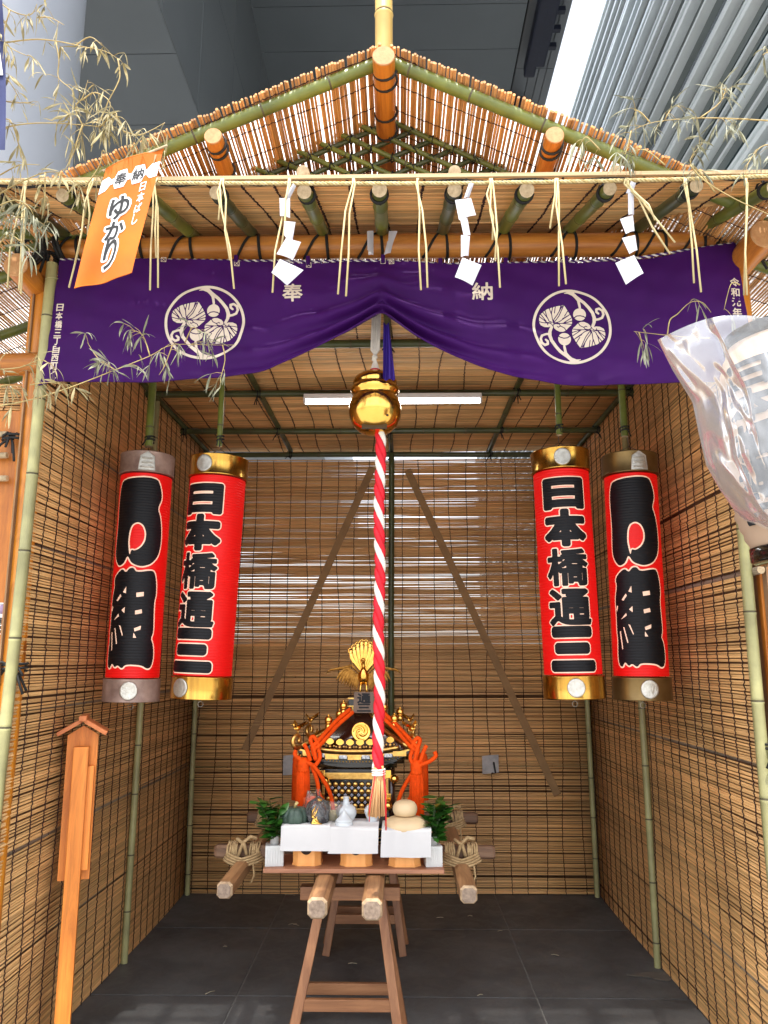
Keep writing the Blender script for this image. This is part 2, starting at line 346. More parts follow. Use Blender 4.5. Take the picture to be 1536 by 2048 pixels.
# louvred building on the right
lb = thing("louvred_building", "building clad in long pale grey horizontal louvre blades on the right", "building", (9, 40, 0))
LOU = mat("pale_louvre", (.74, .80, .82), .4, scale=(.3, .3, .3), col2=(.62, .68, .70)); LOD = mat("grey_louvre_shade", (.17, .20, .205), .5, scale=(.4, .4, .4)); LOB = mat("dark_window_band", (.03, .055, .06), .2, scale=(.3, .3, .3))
XF = 9.0; mb = MB(); mb2 = MB(); mb3 = MB(); z = 6.0; i = 0; ZT = CAM_H+XF/slope(1222, 0)
while z < ZT:
    h = R.choice([.32, .45, .6, .5]); dp = R.choice([.10, .16, .22, .3])
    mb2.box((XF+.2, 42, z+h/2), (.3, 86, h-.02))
    mb.box((XF+.05-dp/2, 42, z+h), (dp, 86, .10 if i % 3 else .16)); z += h; i += 1
    if R.random() < .5: mb3.box((XF+.02, 42, z+.13), (.12, 86, .05))
    if i % 4 == 1: mb3.box((XF+.12, 42, z+.16), (.3, 86, .2)); z += .3
link("louvre_blades", mb, LOU, lb, kind="stuff"); link("louvre_backing", mb2, LOD, lb, kind="stuff"); link("window_band", mb3, LOB, lb)
mb = MB(); mb.box((XF+5.4, 42, ZT/2-.2), (10, 85.6, ZT)); link("wall", mb, LOD, lb)
# low wall added beyond the booth to bound the daylight behind its screen
bb = MB(); bb.box((-1.0, 12.0, .9), (14, 1.0, 1.8), None, .03); link("added_low_wall", bb, mat("grey_render_wall", (.16, .15, .14), .8, scale=(2, 2, 2)), label="low grey wall added to bound the bright patch behind the rear reed screen", category="wall")
# ------------------------------------------------------------------ the reed booth
XL, XR, YB, YF, ZC = -1.41, 1.305, 5.40, 2.86, 2.965
booth = thing("festival_booth", "open fronted booth of log posts, green bamboo and reed screens with a gabled roof", "booth", (-.05, 4.1, 0))
LOGM = lambda m: [m, ENDG]
BG = [BAMG, NODEM, BAMEND]; BD = [BAMD, NODEM, BAMEND]; BP = [BAMP, NODEM, BAMEND]
bowf = lambda u, v: .006*math.sin(6*u+3*v)
# back wall screens
def screen(name, O, U, V, N, ln, ht, pitch, dia, m, gap=.117, skip=(), drop=.0, off=.0068, jit=.0010, stringm=STRING, segs=6, bow=bowf, endj=.012, zig=.003):
    mb = MB(); reeds(mb, O, U, V, N, ln, ht, pitch, dia, segs, skip, drop=drop, jit=jit, bow=bow, endj=endj); o = link(name, mb, m, booth)
    ms = MB(); lacing(ms, O, U, V, N, ln, ht, gap, pitch, off, bow=bow, zig=zig); link("lacing", ms, stringm, o); return o
screen("rear_screen", (XL, YB, .0), (1, 0, 0), (0, 0, 1), (0, -1, 0), XR-XL, 2.93, .0099, .0101, REEDX, skip=(), drop=.02)
mb = MB(); reeds(mb, (XL, YB+.022, 1.40), (1, 0, 0), (0, 0, 1), (0, -1, 0), XR-XL, 1.50, .0112, .0088, 5, jit=.002); link("added_rear_layer", mb, REEDX, booth)  # extra reed layer added behind to thin out the daylight slits
screen("left_screen", (XL, YB-.0, .0), (0, -1, 0), (0, 0, 1), (1, 0, 0), YB-YF, 3.12, .0106, .0094, REEDY, skip=((.424, .434), (.804, .813), (1.304, 1.316), (1.934, 1.943), (2.425, 2.434)), drop=.015, gap=.108, zig=.006)
screen("right_screen", (XR, YB, .0), (0, -1, 0), (0, 0, 1), (-1, 0, 0), YB-YF-.03, 3.12, .0106, .0096, REEDY, skip=((.335, .347), (1.12, 1.13), (1.82, 1.83)), drop=.012, gap=.108, zig=.008)
# sheets added outside the side screens to keep their gaps dark
WSH = mat("brown_block_sheet", (.30, .17, .085), .9, scale=(6, 6, 6))
mb = MB(); mb.box((XL-.05, (YB+YF)/2+.08, 1.5), (.006, YB-YF+.2, 3.0)); link("light_block_sheet", mb, WSH, booth)
mb = MB(); mb.box((XR+.05, (YB+YF)/2+.08, 1.5), (.006, YB-YF+.2, 3.0)); link("light_block_sheet", mb, WSH, booth)
# added rear sheet blocks daylight low down; the upper part lets it through
mb = MB(); zlo = at(780, 1290, YB+.16).z; zhi = at(600, 1150, YB+.16).z; mb.box((-.055, YB+.16, zlo/2), (3.1, .004, zlo)); link("light_block_sheet", mb, WSH, booth)
# diagonal braces and rails behind the rear screen
BR = mat("brown_batten", (.33, .19, .075), .7, scale=(10, 10, 10))
for (a, b) in (((745, 935), (490, 1500)), ((815, 940), (1115, 1590))):
    mb = MB(); mb.bar(at(*a, YB-.0060), at(*b, YB-.0060), .050, .011, up=(0, 1, 0)); link("brace", mb, BR, booth)
for py in (1068, 1352, 1530):
    mb = MB(); p = at(790, py, YB+.06); bamboo(mb, (XL, YB+.06, p.z), (XR, YB+.06, p.z+.0), .017); link("rear_rail", mb, BP, booth)
for z_ in (.427, .807, 1.309, 1.937, 2.43):
    mb = MB(); bamboo(mb, (XL-.024, YF+.02, z_), (XL-.024, YB, z_), .015); link("wall_rail", mb, [mat("grey_bamboo", (.34, .27, .20), .5), NODEM, BAMEND] if z_ == .427 else [bpy.data.materials["grey_bamboo"], NODEM, BAMEND], booth)
for z_ in (.341, 1.125, 1.825):
    mb = MB(); bamboo(mb, (XR+.024, YF-.03, z_), (XR+.024, YB, z_), .015); link("wall_rail", mb, [bpy.data.materials["grey_bamboo"], NODEM, BAMEND], booth)
# upright bamboo poles inside
for (x, y, r, m) in ((XL+.025, 4.215, .017, BP), (XR-.022, 4.205, .017, BP), (XL+.03, YB-.04, .017, BP), (XR-.03, YB-.04, .017, BP), (-.047, YB-.03, .021, BD)):
    mb = MB(); bamboo(mb, (x, y, .0), (x, y, ZC), r); link("upright_pole", mb, m, booth)
# thin pale poles that hold the front edges of the side screens
for x, y, x0 in ((-1.388, 2.835, -1.432), (1.300, 2.885, 1.300)):
    mb = MB(); bamboo(mb, (x0, y, 0), (x, y, 3.07), .0215, seg=.34); lash(mb, (x, y, 3.0), (0, 0, 1), .0215, 1, .003); link("edge_pole", mb, BP, booth)
# flat ceiling: reed sheet above a grid of dark green bamboo
mb = MB(); CEILB = lambda u, v: .010*math.sin(5*u+2)*math.sin(4*v)
reeds(mb, (XL, YF+.12, ZC+.045), (1, 0, 0), (0, 1, 0), (0, 0, -1), XR-XL, YB-YF-.05, .0098, .0100, 6, (), jit=.0016, bow=CEILB)
cs = link("ceiling_screen", mb, REEDC, booth)
ms = MB(); lacing(ms, (XL, YF+.12, ZC+.045), (1, 0, 0), (0, 1, 0), (0, 0, -1), XR-XL, YB-YF-.05, .135, .01, .0058, r=.0024, bow=CEILB); link("lacing", ms, STRING, cs)
for y in (3.40, 4.085, 4.80, YB-.01):
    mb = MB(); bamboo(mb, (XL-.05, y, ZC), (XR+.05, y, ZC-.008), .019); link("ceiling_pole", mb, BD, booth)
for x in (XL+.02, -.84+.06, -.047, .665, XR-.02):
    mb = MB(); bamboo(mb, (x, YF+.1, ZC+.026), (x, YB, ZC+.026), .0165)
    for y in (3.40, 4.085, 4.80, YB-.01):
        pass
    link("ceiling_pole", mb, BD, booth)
    for y in (3.40, 4.085, 4.80, YB-.02): mb = MB(); lash(mb, (x, y, ZC), (1, .5, 0), .02, 2, .004); knot(mb, (x, y-.01, ZC-.025), .035, .003, 3); link("binding", mb, CORD, booth)

# front: posts, beam, side beams
ZB = 3.185; YBM = 2.93; RB = .049
mb = MB(); log(mb, (XL+.015, YBM, ZB), (XR+.02, YBM, ZB), RB, 24); link("front_beam", mb, LOGM(LOGX), booth)
for x, y in ((-1.447, 2.90), (1.405, 2.97)):
    mb = MB(); log(mb, (x, y, 0), (x, y, 3.14), .047, 20, .97); link("corner_post", mb, LOGM(LOGZ), booth)
pl = at(32, 528, 2.70); pr = at(1532, 470, 2.66)
for p, r in ((pl, .05), (pr, .056)):
    mb = MB(); log(mb, (p.x, p.y, p.z), (p.x, 5.5, p.z), r, 20); link("side_beam", mb, LOGM(LOGY), booth)
mb = MB()       # cord winding along the beam
xs = [at(px, 490, YBM).x for px in (150, 235, 270, 318, 380, 498, 640, 690, 760, 870, 905, 1000, 1045, 1130, 1175, 1270, 1345, 1400)]
for px in (160, 285, 384, 518, 652, 760, 888, 1012, 1142, 1262, 1318, 1395):
    x = at(px, 470, YBM).x; mb = MB()
    pts = []
    for i in range(0, 15):
        a = -math.pi*.15+i/14*math.pi*1.5; pts.append((x+.012*math.sin(a*.5), YBM-math.sin(a)*(RB+.004), ZB+math.cos(a)*(RB+.004)))
    mb.tube(pts, .0062, 6)
    pts = []                 # slanting run to the next turn
    for i in range(0, 11):
        a = math.pi*.05+i/10*math.pi*.9; pts.append((x-.005-.085*(i/10), YBM-math.sin(a)*(RB+.005), ZB+math.cos(a)*(RB+.005)))
    mb.tube(pts, .0055, 6)
    link("beam_cord", mb, CORD, booth)
for p in (Vector((-1.447, 2.9, 3.115)), Vector((1.40, 2.93, 3.12))):
    mb = MB(); lash(mb, p, (0, 0, 1), .05, 3, .007, .016); lash(mb, p+Vector((.06, .0, .05)), (1, 0, .3), .056, 2, .007); lash(mb, p+Vector((-.04, -.06, .02)), (.2, 1, 0), .06, 2, .007); knot(mb, p+Vector((.03, -.06, 0)), .07, .006, 4); link("post_cord", mb, CORD, booth)

# front eave: rafters, reed sheet, edge batten
ex = [at(px, 380, 2.33).x for px in (-20, 130, 285, 435, 610, 757, 910, 1055, 1218, 1388, 1545)]
YE, ZE, YR, ZR = 2.33, 3.046, 3.02, 3.284
SL = Vector((0, YR-YE, ZR-ZE)).normalized()
for i, x in enumerate(ex):
    mb = MB(); r = .0245*R.uniform(.92, 1.06); e = Vector((x+R.uniform(-.004, .004), YE-R.uniform(0, .012), ZE-.003))
    bamboo(mb, e, e+SL*.74, r, .24, 14); ra = link("eave_rafter", mb, BD if i % 3 == 0 else BG, booth)
    cm = MB(); lash(cm, e+SL*.055, SL, r, 2, .0045, .012); lash(cm, e+SL*.09+Vector((0, 0, .012)), (1, .0, 0), r*1.15, 1, .0045); link("binding", cm, CORD, ra)
for sx, p0 in ((-1, Vector((-1.30, 2.95, 3.265))), (1, Vector((1.18, 2.95, 3.265)))):
    mb = MB(); bamboo(mb, p0+Vector((sx*.78, -.50, -.24)), p0, .027, .26, 12); link("hip_rafter", mb, BG, booth)
    mb = MB(); bamboo(mb, p0+Vector((sx*.80, -.22, -.20)), p0+Vector((-.03*sx, .03, -.01)), .025, .26, 12); link("hip_rafter", mb, BG, booth)
NE = Vector((0, -SL.z, SL.y))
eo = Vector((-2.1, YE-.01, ZE))+NE*.036
mb = MB(); reeds(mb, eo, (1, 0, 0), SL, NE, 4.05, .97, .0085, .0092, 7, (), jit=.0014, sag=.001); es = link("eave_screen", mb, REEDC, booth)
ms = MB(); lacing(ms, eo, (1, 0, 0), SL, NE, 4.05, .95, .118, .0085, -.0058, r=.0026, zig=.005); link("lacing", ms, STRING, es)
mb = MB(); mb.bar(eo+Vector((0, -.012, -.004)), eo+Vector((4.05, -.012, -.004)), .010, .013, up=(0, 0, 1)); link("eave_edge", mb, mat("eave_batten", (.50, .36, .20), .7, scale=(3, 60, 60), col2=(.36, .24, .12)), booth)
mb = MB(); pts = []        # black cord swagging along the edge from rafter to rafter
for a, b in zip(ex, ex[1:]):
    for k in range(6): t = k/6; pts.append((a+(b-a)*t, YE-.022, ZE+.012+.010*abs(math.cos(math.pi*t))))
mb.tube(pts, .0048, 6); link("edge_cord", mb, CORD, booth)
mb = MB()                  # little bamboo stubs above the edge
for px in (608, 908, 1227):
    p = at(px, 356, YE+.02); mb.tube([p+Vector((0, -.035, 0)), p+Vector((0, .3, .10))], .021, 14)
link("edge_stub", mb, BAMEND, booth)
# side eaves
for sx, x0 in ((-1, -1.50), (1, 1.40)):
    U = Vector((0, 1, 0)); V = Vector((sx*.94, 0, -.342)); N = Vector((-sx*.342, 0, -.94)).normalized()
    O = Vector((x0+sx*.0, 2.25, 3.20)); mb = MB(); reeds(mb, O, U, V, N, 3.2, .80, .0135, .0095, 5, drop=.01); o = link("side_eave_screen", mb, REEDY, booth)
    ms = MB(); lacing(ms, O, U, V, N, 3.2, .8, .16, .0125, .0055, r=.0022); link("lacing", ms, STRING, o)
    for y in (2.62, 3.0, 3.42, 3.85, 4.4):
        mb = MB(); p = Vector((x0, y, 3.20))+N*.03; bamboo(mb, p, p+V*.8, .024); link("side_rafter", mb, BG, booth)
# white sheets laid over the side eaves and the roof
SHEET = bpy.data.materials.new("white_rain_sheet"); SHEET.use_nodes = True
n_ = SHEET.node_tree.nodes; n_["Principled BSDF"].inputs["Base Color"].default_value = (.85, .85, .85, 1); n_["Principled BSDF"].inputs["Roughness"].default_value = .6
t_ = n_.new("ShaderNodeBsdfTranslucent"); t_.inputs[0].default_value = (.85, .85, .86, 1); m_ = n_.new("ShaderNodeMixShader"); m_.inputs[0].default_value = .75
SHEET.node_tree.links.new(n_["Principled BSDF"].outputs[0], m_.inputs[1]); SHEET.node_tree.links.new(t_.outputs[0], m_.inputs[2]); SHEET.node_tree.links.new(m_.outputs[0], n_["Material Output"].inputs[0])
for sx, x0 in ((-1, -1.50), (1, 1.40)):
    V = Vector((sx*.94, 0, -.342)); O = Vector((x0, 2.3, 3.222)); mb = MB()
    mb.add([O, O+V*.8, O+V*.8+Vector((0, 3.1, 0)), O+Vector((0, 3.1, 0))], [(0, 1, 2, 3)], 0, False); link("rain_sheet", mb, SHEET, booth)

# gabled roof
YG = 2.60; ap = at(770, 128, YG); rl = at(210, 347, YG); rr_ = at(1330, 350, YG)
apL = at(752, 128, YG); apR = at(788, 128, YG)
YEND = 5.6
roofs = []
for nm, a, e in (("L", apL, rl), ("R", apR, rr_)):
    V = (e-a).normalized(); ln = (e-a).length+.42; U = Vector((0, 1, 0)); N = V.cross(U) if V.x > 0 else U.cross(V)
    N = N.normalized(); N = N if N.z < 0 else -N
    up = -N
    O = Vector((a.x, YG-.045, a.z))+up*.030-V*.03
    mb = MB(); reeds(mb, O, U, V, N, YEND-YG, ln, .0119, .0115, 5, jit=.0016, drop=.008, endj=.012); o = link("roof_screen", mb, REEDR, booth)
    ms = MB(); lacing(ms, O+U*.035, U, V, N, YEND-YG-.04, ln, .14, .0128, .006, r=.0022, start=.0, zig=.004)
    link("lacing", ms, STRING, o)
    mb = MB(); q = O+U*.09+up*.012; W_ = U*(YEND-YG-.09)
    mb.add([q, q+V*ln, q+V*ln+W_, q+W_], [(0, 1, 2, 3)], 0, False); link("rain_sheet", mb, SHEET, booth)
    mb = MB(); bamboo(mb, a-V*.02, e+V*.3, .0245, .30, 14, wob=.006); link("rake_pole", mb, BG, booth)
    mb = MB(); q = Vector((0, YEND-YG-.1, 0)); bamboo(mb, a+q-V*.02, e+q+V*.3, .024); link("rake_pole", mb, BG, booth)
# ridge and purlins
rp = at(770, 112, 2.53)
mb = MB(); log(mb, rp, (rp.x, YEND, rp.z), .042, 22); link("ridge_log", mb, LOGM(LOGY), booth)
for k, yy in enumerate((.075, .13, .31, .42)): mb = MB(); lash(mb, rp+Vector((0, yy, 0)), (.10, 1, .06*(1 if k % 2 else -1)), .043, 1, .005); link("ridge_cord", mb, CORD, booth)
for px, py in ((428, 272), (1110, 272)):
    p = at(px, py, 2.53); mb = MB(); log(mb, p, (p.x, YEND, p.z), .034, 18); pu = link("purlin", mb, LOGM(LOGY), booth)
    for yy in (.05, .085, .21): mb = MB(); lash(mb, p+Vector((0, yy, 0)), (.15, 1, .08), .0345, 1, .005); link("purlin_cord", mb, CORD, pu)
# tall yellow bamboo standing behind the ridge end
tp = at(766, 95, 2.66)
mb = MB(); bamboo(mb, (tp.x, tp.y+.06, tp.z-.06), (tp.x, tp.y+.06, tp.z+1.2), .036, .42, 16); link("ridge_bamboo", mb, [BAMY, NODEM, BAMEND], booth)
# bamboo lattice in the gable
YL = 2.99
def P2(px, py, dy=0): return at(px, py, YL+dy)
for a, b in (((762, 224), (440, 362)), ((782, 218), (1115, 362))):
    mb = MB(); bamboo(mb, P2(*a), P2(*b), .021, .26, 12); link("gable_rim", mb, BG, booth)
def inside(px, py):
    yy = 224+(762-px)*.4286 if px < 772 else 218+(px-782)*.4324
    return py > yy-6 and py < 425
lat = []
for fam, s in ((0, .45), (1, -.43)):
    for c in range(-420, 900, 36):
        seg = []
        for px in range(430, 1125, 3):
            py = c+s*(px-430)+ (0 if fam == 0 else 60)
            if inside(px, py): seg.append((px, py))
        if len(seg) > 22:
            dy = -.034 if fam == 0 else -.012
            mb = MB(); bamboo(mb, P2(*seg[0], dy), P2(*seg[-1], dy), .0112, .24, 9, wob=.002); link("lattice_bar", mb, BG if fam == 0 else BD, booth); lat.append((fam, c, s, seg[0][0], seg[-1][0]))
mb = MB()
for f0, c0, s0, a0, b0 in lat:
    for f1, c1, s1, a1, b1 in lat:
        if f0 == 0 and f1 == 1:
            x = (c1+60-c0)/(s0-s1)+430; y = c0+s0*(x-430)
            if max(a0, a1)-2 < x < min(b0, b1)+2 and y < 400:
                p = P2(x, y, -.028); lash(mb, p, (1, 0, R.choice((-.4, .4))), .016, 1, .003); knot(mb, p+Vector((0, -.014, 0)), .028, .0022, 2)
link("lattice_cord", mb, CORD, booth)
# boarding beside the posts
PLANK = grain('orange_plank', (.56, .20, .022), (.42, .13, .012), 2, .5, 34, .1); PLANKX = grain('orange_rail', (.50, .19, .03), (.36, .12, .015), 0, .5, 34, .1)
for x0, px in ((-1.545, 20),):
    mb = MB(); mb.box((-1.535, 2.90, 1.78), (.115, .03, 1.38), None, .004); link("side_plank", mb, PLANK, booth)
mb = MB(); log(mb, (-2.0, 2.87, 2.655), (-1.42, 2.87, 2.655), .045); link("side_rail", mb, LOGM(PLANKX), booth)
mb = MB(); mb.box((1.40, 2.89, 1.72), (.115, .03, 1.02), None, .004); link("side_plank", mb, PLANK, booth)
for (x, y, z) in ((-1.42, 2.85, 1.475), (-1.5, 2.85, 2.35), (1.345, 2.845, 1.20), (1.36, 2.85, 2.24)): mb = MB(); knot(mb, (x, y, z), .07, .005, 5); lash(mb, (x, y+.03, z), (0, 0, 1), .04, 2, .005); link("plank_cord", mb, CORD, booth)
for k, (px, py) in enumerate(((8, 870), (8, 912), (8, 958))):
    p = at(px, py, 2.87); mb = MB(); mb.tube([p+Vector((-.2, 0, 0)), p+Vector((.018, -.01, 0))], .012, 12); link("peg", mb, BAMEND, booth)
# outer screens beyond the planks
for sx, x0, x1 in ((-1, -2.3, -1.46), (1, 1.42, 2.2)):
    mb = MB(); reeds(mb, (x0, 2.95, 0), (1, 0, 0), (0, 0, 1), (0, -1, 0), x1-x0, 2.6, .0115, .0095, 4); o = link("wing_screen", mb, REEDX, booth)
    ms = MB(); lacing(ms, (x0, 2.95, 0), (1, 0, 0), (0, 0, 1), (0, -1, 0), x1-x0, 2.6, .1, .0115, .0055); link("lacing", ms, STRING, o)
    mb = MB(); mb.box(((x0+x1)/2, 2.99, 1.3), (x1-x0, .005, 2.6)); link("light_block_sheet", mb, WSH, booth)  # same added light-blocking sheet, behind the wing screen
# hanging poles for the lanterns
for px, py, Y, r, m in ((299, 893, 3.42, .0185, BAMG), (440, 893, 3.30, .0125, BAMG), (1119, 870, 3.30, .0135, BAMG), (1250, 873, 3.42, .0165, BAMG)):
    p = at(px, py, Y); mb = MB(); bamboo(mb, p, (p.x, p.y, 3.12), r, .30, 12); o = link("hanging_pole", mb, [m, NODEM, BAMEND], booth)
    mb = MB(); lash(mb, p+Vector((0, 0, .035)), (0, 0, 1), r, 2, .004); knot(mb, p+Vector((0, -r, .035)), .03, .003, 3); link("binding", mb, CORD, o)
# ------------------------------------------------------------------ lettering and marks as flat shapes (distance fields cut into meshes)
_glyph = {}
def glyph(ch):
    """outline segments of one character, centred, about one unit high"""
    if ch not in _glyph:
        cu = bpy.data.curves.new("lettering", 'FONT'); cu.body = ch; cu.size = 1; cu.resolution_u = 3
        o = bpy.data.objects.new("lettering", cu); C.objects.link(o); bpy.context.view_layer.update()
        me = o.evaluated_get(bpy.context.evaluated_depsgraph_get()).to_mesh()
        cnt = {}
        for p in me.polygons:
            for e in p.edge_keys: cnt[e] = cnt.get(e, 0)+1
        v = [x.co.xy for x in me.vertices]
        sg = np.array([[v[a][0], v[a][1], v[b][0], v[b][1]] for (a, b), c in cnt.items() if c == 1] or [[0, 0, .1, .1]])
        lo = sg.reshape(-1, 2).min(0); hi = sg.reshape(-1, 2).max(0); sg -= np.tile((lo+hi)/2, 2)
        bpy.data.objects.remove(o, do_unlink=True); bpy.data.curves.remove(cu); _glyph[ch] = sg
    return _glyph[ch]
def place(ch, cx, cy, sx, sy=None, rot=0., fit=True):
    sg = glyph(ch).reshape(-1, 2).copy()
    if fit: sz = sg.max(0)-sg.min(0); sg = sg/np.maximum(sz, .25)
    sg = sg*np.array([sx, sy or sx]); c, s_ = math.cos(rot), math.sin(rot)
    sg = sg@np.array([[c, s_], [-s_, c]])+np.array([cx, cy]); return sg.reshape(-1, 4)
def loop(pts):
    p = np.array(pts, float); return np.hstack([p, np.roll(p, -1, 0)])
def field(P, segs):
    """signed distance (negative inside, even-odd) of points P to outline segments"""
    A = segs[:, :2]; Bv = segs[:, 2:]; out = np.empty(len(P))
    for i in range(0, len(P), 4000):
        p = P[i:i+4000]; ab = Bv-A; ap = p[:, None, :]-A[None]; L2 = np.maximum((ab**2).sum(1), 1e-12)
        t = np.clip((ap*ab).sum(2)/L2, 0, 1); d = np.sqrt(((ap-t[..., None]*ab)**2).sum(2)).min(1)
        y1, y2 = A[:, 1], Bv[:, 1]; py = p[:, 1:2]; c = (y1 > py) != (y2 > py)
        with np.errstate(divide='ignore', invalid='ignore'): xi = A[:, 0]+(py-y1)*(Bv[:, 0]-A[:, 0])/(y2-y1)
        ins = (np.where(c, p[:, 0:1] < xi, False).sum(1) % 2) == 1; out[i:i+4000] = np.where(ins, -d, d)
    return out
def strokes(P, lines):
    """distance to polylines with widths: [(pts, halfwidth or list)]"""
    best = np.full(len(P), 1e9)
    for pts, wd in lines:
        p = np.array(pts, float); ws = np.full(len(p), wd) if np.isscalar(wd) else np.array(wd, float)
        for a, b, wa, wb in zip(p, p[1:], ws, ws[1:]):
            ab = b-a; t = np.clip(((P-a)@ab)/max((ab**2).sum(), 1e-12), 0, 1)
            best = np.minimum(best, np.sqrt(((P-a-t[:, None]*ab)**2).sum(1))-(wa+(wb-wa)*t))
    return best
def gridpts(x0, x1, y0, y1, nx, ny):
    X, Y = np.meshgrid(np.linspace(x0, x1, nx), np.linspace(y0, y1, ny)); return np.column_stack([X.ravel(), Y.ravel()])
def cut(mb, fld, x0, x1, y0, y1, nx, ny, fn, level=0., mi=0):
    """fill the region fld < level as a mesh, each 2D point mapped through fn"""
    f = (level-fld).reshape(ny, nx); dx = (x1-x0)/(nx-1); dy = (y1-y0)/(ny-1); idx = {}; vs = []; fs = []
    def vert(k, x, y):
        if k not in idx: idx[k] = len(vs); vs.append(fn(x0+x*dx, y0+y*dy))
        return idx[k]
    m = f > 0; cell = m[:-1, :-1].astype(int)+m[:-1, 1:]+m[1:, :-1]+m[1:, 1:]
    for j, i in zip(*np.nonzero(cell)):
        cs = [(i, j), (i+1, j), (i+1, j+1), (i, j+1)]; poly = []
        for q in range(4):
            a, b = cs[q], cs[(q+1) % 4]; fa, fb = f[a[1], a[0]], f[b[1], b[0]]
            if fa > 0: poly.append(vert((a, a), a[0], a[1]))
            if (fa > 0) != (fb > 0):
                t = fa/(fa-fb); k = (a, b) if a < b else (b, a); poly.append(vert(k, a[0]+(b[0]-a[0])*t, a[1]+(b[1]-a[1])*t))
        if len(set(poly)) >= 3: fs.append(poly)
    if fs: mb.add(vs, fs, mi, True)

# ------------------------------------------------------------------ purple curtain
YC = 2.825
CLOTH = mat("purple_cotton", (.052, .0016, .118), .7, col2=(.034, .001, .082), scale=(2.2, 2.2, 2.2), spec=.25, transl=.12, bump=.10, bscale=(420, 420, 420))
PRINT = mat("cream_print", (.70, .60, .50), .8, scale=(60, 60, 60), var=.08)
bx = [(92, 775), (130, 764), (300, 765), (430, 757), (525, 744), (600, 712), (640, 700), (702, 671), (764, 634), (817, 674), (850, 692), (880, 706), (920, 724), (960, 739), (1010, 752), (1060, 760), (1110, 766), (1160, 769), (1250, 769), (1370, 765), (1490, 762)]
tx = [(118, 520), (330, 520), (475, 522), (617, 524), (765, 521), (900, 530), (1050, 527), (1250, 520), (1330, 510), (1420, 492), (1470, 487)]
B = [at(a, b, YC) for a, b in bx]; T = [at(a, b, YC) for a, b in tx]
bX = np.array([p.x for p in B]); bZ = np.array([p.z for p in B]); tX = np.array([p.x for p in T]); tZ = np.array([p.z for p in T])
XC0, XC1 = tX[0], tX[-1]; XM = at(764, 634, YC).x
def smooth(x, X, Z): return float(np.mean([np.interp(x+o, X, Z) for o in (-.03, -.015, 0, .015, .03)])) if abs(x-XM) > .06 else float(np.interp(x, X, Z))
def ctop(x): return smooth(x, tX, tZ)
def cbot(x): return smooth(x, bX, bZ)
def cy(x, v):
    d = abs(x-XM); g_ = math.exp(-(d/.42)**1.5); e = max(0., v-.15)
    ph = math.sin(2*math.pi*(3.3*v**2.0)); fo = g_*.042*math.copysign(abs(ph)**.8, ph)*min(1, d/.03+.25)*e
    fo += .010*math.exp(-(d/.75)**2)*math.sin(2*math.pi*1.1*v+2.0*d)*e
    fo += .009*math.sin(x*5.2+1.2*v)+.006*math.sin(x*11+v*3+.6)*v+.003*math.sin(x*23-v*5)+.0022*math.sin(x*41+v*14)*math.sin(v*9+x*3)+.0015*math.sin(x*17-v*31)
    return YC-fo-.018*v*math.exp(-(d/.25)**2)
def cpt(x, z, off=0.):
    zt, zb = ctop(x), cbot(x); v = min(1., max(0., (zt-z)/(zt-zb))); return Vector((x, cy(x, v)-off, z))
ct = thing("curtain", "purple ceremonial curtain with two cream hollyhock crests gathered up at its middle", "curtain", (XM, YC, 2.5))
def cgrid(u, v):
    x = XC0+(XC1-XC0)*u; zt, zb = ctop(x), cbot(x); x2 = x-(.035*v*(1-u)**8 if u < .5 else -.035*v*u**8); return Vector((x2, cy(x, v), zt+(zb-zt)*v))
mb = MB(); mb.grid(cgrid, 220, 64); link("cloth", mb, CLOTH, ct)
hm = MB(); hm.tube([cgrid(i/150, .998)+Vector((0, 0, 0)) for i in range(151)], .0028, 6); link("hem", hm, CLOTH, ct)
